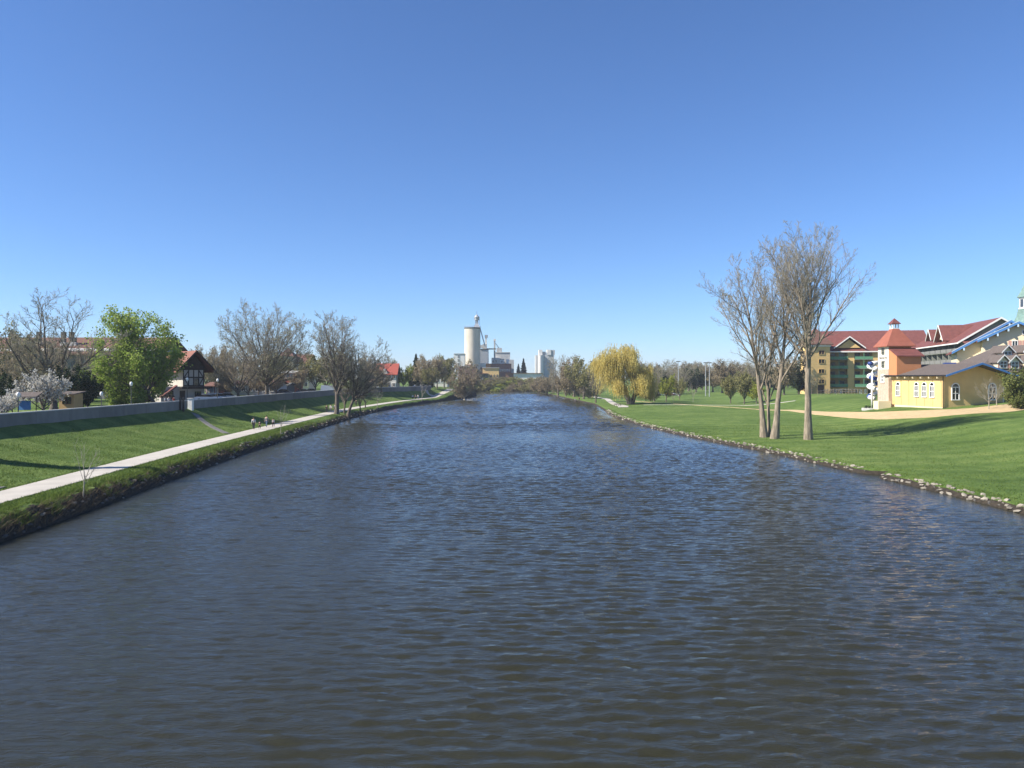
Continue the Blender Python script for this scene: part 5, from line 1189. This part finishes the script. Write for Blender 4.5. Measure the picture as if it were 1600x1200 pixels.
# bench by the willow path
bt = thing('picnic_table', 'dark picnic table beside the willow path', 'table', (X(965, 222), 222, gz(X(965, 222), 222)), .4)
MB().box(-1, 1, -.4, .4, .72, .78).build('table_top', M['timber'], bt)
for s_ in (-1, 1): MB().box(-1, 1, s_*.75-.14, s_*.75+.14, .43, .48).build('seat', M['timber'], bt); MB().box(s_*.7-.05, s_*.7+.05, -.85, .85, .38, .43).build('cross_beam', M['timber'], bt)
for s_ in (-1, 1):
    for q in (-1, 1): MB().tube((s_*.7, q*.25, .72), (s_*.7, q*.7, -.05), .05).build('leg', M['timber'], bt)
# paver grid at the left edge of the path
gr = thing('paver_grid', 'patch of grey paver mesh beside the path at the left edge', 'paving', (-35.6, 52.4, gz(-35.6, 52.4)), .08)
for i in range(6):
    for j in range(7):
        xx_, yy_ = -1.6+i*.34, -1.2+j*.34; zz_ = gz(-35.6+xx_, 52.4+yy_)-gz(-35.6, 52.4); MB().box(xx_, xx_+.3, yy_, yy_+.3, zz_-.1, zz_+.05).build('paver', M['conc'], gr)

# ---------------------------------------------------------------- people
M['skin'] = mat('skin', (.52, .33, .24), .6, .05, 5.0); M['hair'] = mat('dark_hair', (.05, .035, .025), .7, .2, 20.0)
def skinned(name, pts, edges, parent, m, root=0):
    me = bpy.data.meshes.new(name); me.from_pydata([p[:3] for p in pts], edges, []); me.materials.append(m)
    ob = inst(name, me, parent)
    md = ob.modifiers.new('Skin', 'SKIN'); md.use_smooth_shade = True
    if not me.skin_vertices: me.attributes.new('skin', 'FLOAT', 'POINT')
    for i, p in enumerate(pts):
        sv = me.skin_vertices[0].data[i]; sv.radius = (p[3], p[3] if len(p) < 5 else p[4]); sv.use_root = (i == root)
    ss = ob.modifiers.new('Subdivision', 'SUBSURF'); ss.levels = 1; ss.render_levels = 1
    return ob
def person(label, x, y, z, face, shirt, trousers, h=1.72, step=.16, ph=1, group='walkers on the left path'):
    t = thing('person', label, 'person', (x, y, z), face, group); k = h/1.74; t.scale = (k, k, k)
    a = step*ph
    body = [(0, 0, .96, .14, .11), (0, 0, 1.18, .13, .1), (0, 0, 1.4, .15, .1), (0, 0, 1.52, .06, .06), (0, -.01, 1.6, .085, .095), (0, -.01, 1.68, .085, .1), (0, 0, 1.74, .05, .06)]
    ed = [(0, 1), (1, 2), (2, 3), (3, 4), (4, 5), (5, 6)]
    sh = []; tr = []
    def addl(lst, root): 
        i0 = root
        for p in lst: body.append(p); ed.append((i0, len(body)-1)); i0 = len(body)-1
        return i0
    for s_ in (-1, 1):
        sw = a*s_
        wr = addl([(s_*.19, 0, 1.42, .06), (s_*.24, sw*.5+.03, 1.16, .045), (s_*.25, sw*1.1-.08, .93, .034), (s_*.25, sw*1.2-.1, .86, .04, .02)], 2)
        for f, (dx, dz, rl) in enumerate(((-.03, -.08, .008), (-.01, -.1, .009), (.01, -.095, .009), (.03, -.08, .008))): addl([(s_*.25+dx, sw*1.2-.11, .83, .01), (s_*.25+dx, sw*1.2-.12, .86+dz, rl)], wr)
        addl([(s_*.25-s_*.02, sw*1.2-.16, .84, .01)], wr)
        addl([(s_*.1, 0, .92, .1), (s_*.11, -sw-.03, .5, .065), (s_*.11, -sw*1.5+.04, .1, .045), (s_*.12, -sw*1.5-.1, .045, .04, .035)], 0)
    skinned('body', body, ed, t, M['skin'])
    s1 = [(0, 0, .98, .165, .13), (0, 0, 1.18, .15, .12), (0, 0, 1.42, .17, .12)]; e1 = [(0, 1), (1, 2)]
    t1 = [(0, 0, .99, .15, .125)]; e2 = []
    for s_ in (-1, 1):
        sw = a*s_; b = len(s1); s1 += [(s_*.195, 0, 1.42, .075), (s_*.245, sw*.5+.03, 1.16, .058), (s_*.252, sw*1.0-.06, .97, .048)]; e1 += [(2, b), (b, b+1), (b+1, b+2)]
        b = len(t1); t1 += [(s_*.1, 0, .9, .115), (s_*.11, -sw-.03, .5, .08), (s_*.11, -sw*1.5+.04, .1, .065)]; e2 += [(0, b), (b, b+1), (b+1, b+2)]
    skinned('shirt', s1, e1, t, shirt); skinned('trousers', t1, e2, t, trousers)
    MB(Matrix.Translation((0, .015, 1.685))).lathe([(.115, -.06), (.118, 0), (.1, .06), (.05, .095), (.01, .105)], 12).build('hair', M['hair'], t, True)
    for s_ in (-1, 1): MB().box(s_*.035-.012, s_*.035+.012, -.115, -.098, 1.63, 1.645).build('eye', M['black'], t)
    MB().prism([(-.015, 1.59), (.015, 1.59), (0, 1.635)], -.13, -.1).build('nose', M['skin'], t)
def cl(n_, c): 
    if n_ not in M: M[n_] = mat(n_, c, .9, .12, 8.0)
    return M[n_]
pale_s = cl('pale_cloth', (.55, .55, .56)); dk = cl('dark_cloth', (.03, .032, .04)); bl_ = cl('blue_cloth', (.10, .14, .22)); gy = cl('grey_cloth', (.22, .22, .23)); wh = cl('white_cloth', (.7, .7, .7)); rd = cl('red_cloth', (.35, .06, .05))
def pth(y, off): return float(WL(y))-4.5+off, y, gz(float(WL(y))-4.5+off, y)+.05
for (lb, y, off, sh, tr, h_, ph) in (
    ('walker in pale top and dark trousers, leftmost of the near group on the path', 113.0, -.9, pale_s, dk, 1.78, 1),
    ('small dark dressed child between the adults of the near group', 114.2, -.35, dk, dk, 1.15, -1),
    ('adult in grey top, right side of the near group on the path', 118.5, -.5, gy, bl_, 1.8, 1),
    ('child beside the grey topped adult of the near group', 118.9, .45, pale_s, dk, 1.3, -1),
    ('dark dressed walker, left of the three by the tallest bank tree', 168.0, -.9, dk, dk, 1.7, 1),
    ('white dressed walker, middle of the three by the tallest bank tree', 168.5, -.1, wh, gy, 1.75, -1),
    ('dark jacketed walker, right of the three by the tallest bank tree', 169.0, .75, bl_, dk, 1.78, 1),
    ('lone dark dressed walker on slope right of the bank trees', 204.0, -2.0, dk, dk, 1.75, 1),
    ('white topped walker, left of the three farthest on the path', 268.0, -.6, wh, dk, 1.7, 1),
    ('dark dressed walker, middle of the three farthest on the path', 269.0, .1, dk, dk, 1.75, -1),
    ('pale topped walker, right of the three farthest on the path', 270.0, .8, pale_s, bl_, 1.72, 1)):
    x_, y_, z_ = pth(y, off); person(lb, x_, y_, z_, math.pi+random.Random(int(y*7)).uniform(-.3, .3) if ph > 0 else .1, sh, tr, h_, .16, ph)
for (lb, u_, sh) in (('person in pale shirt behind the wall under the green tree', 258.5, pale_s), ('person in white shirt behind the wall, second of three', 264, wh), ('person in red shirt behind the wall, rightmost of three', 272, rd)):
    person(lb, X(u_, 121), 121, 4.36, 1.2, sh, dk, 1.72, .1, 1, 'people behind the wall')
for (lb, u_, d_, sh) in (('person in red top on the right bank left of the dark trunked tree', 905, 292, rd), ('person in pale top on the right bank beside the red topped one', 899, 296, pale_s)):
    person(lb, X(u_, d_), d_, gz(X(u_, d_), d_), .5, sh, dk, 1.72, .1, 1, 'people on the right bank')

# ---------------------------------------------------------------- thin spring haze: one even volume around the whole place
hz = bpy.data.materials.new('haze'); hz.use_nodes = True
hn = hz.node_tree; hn.nodes.remove(hn.nodes['Principled BSDF'])
pv = hn.nodes.new('ShaderNodeVolumePrincipled'); pv.inputs['Color'].default_value = (.80, .88, 1.0, 1); pv.inputs['Density'].default_value = .00017; pv.inputs['Anisotropy'].default_value = .1
hn.links.new(pv.outputs[0], hn.nodes['Material Output'].inputs['Volume'])
hzo = MB().box(-3300, 3300, -80, 3400, -3.0, 75).build('haze', hz); tag(hzo, kind='stuff')
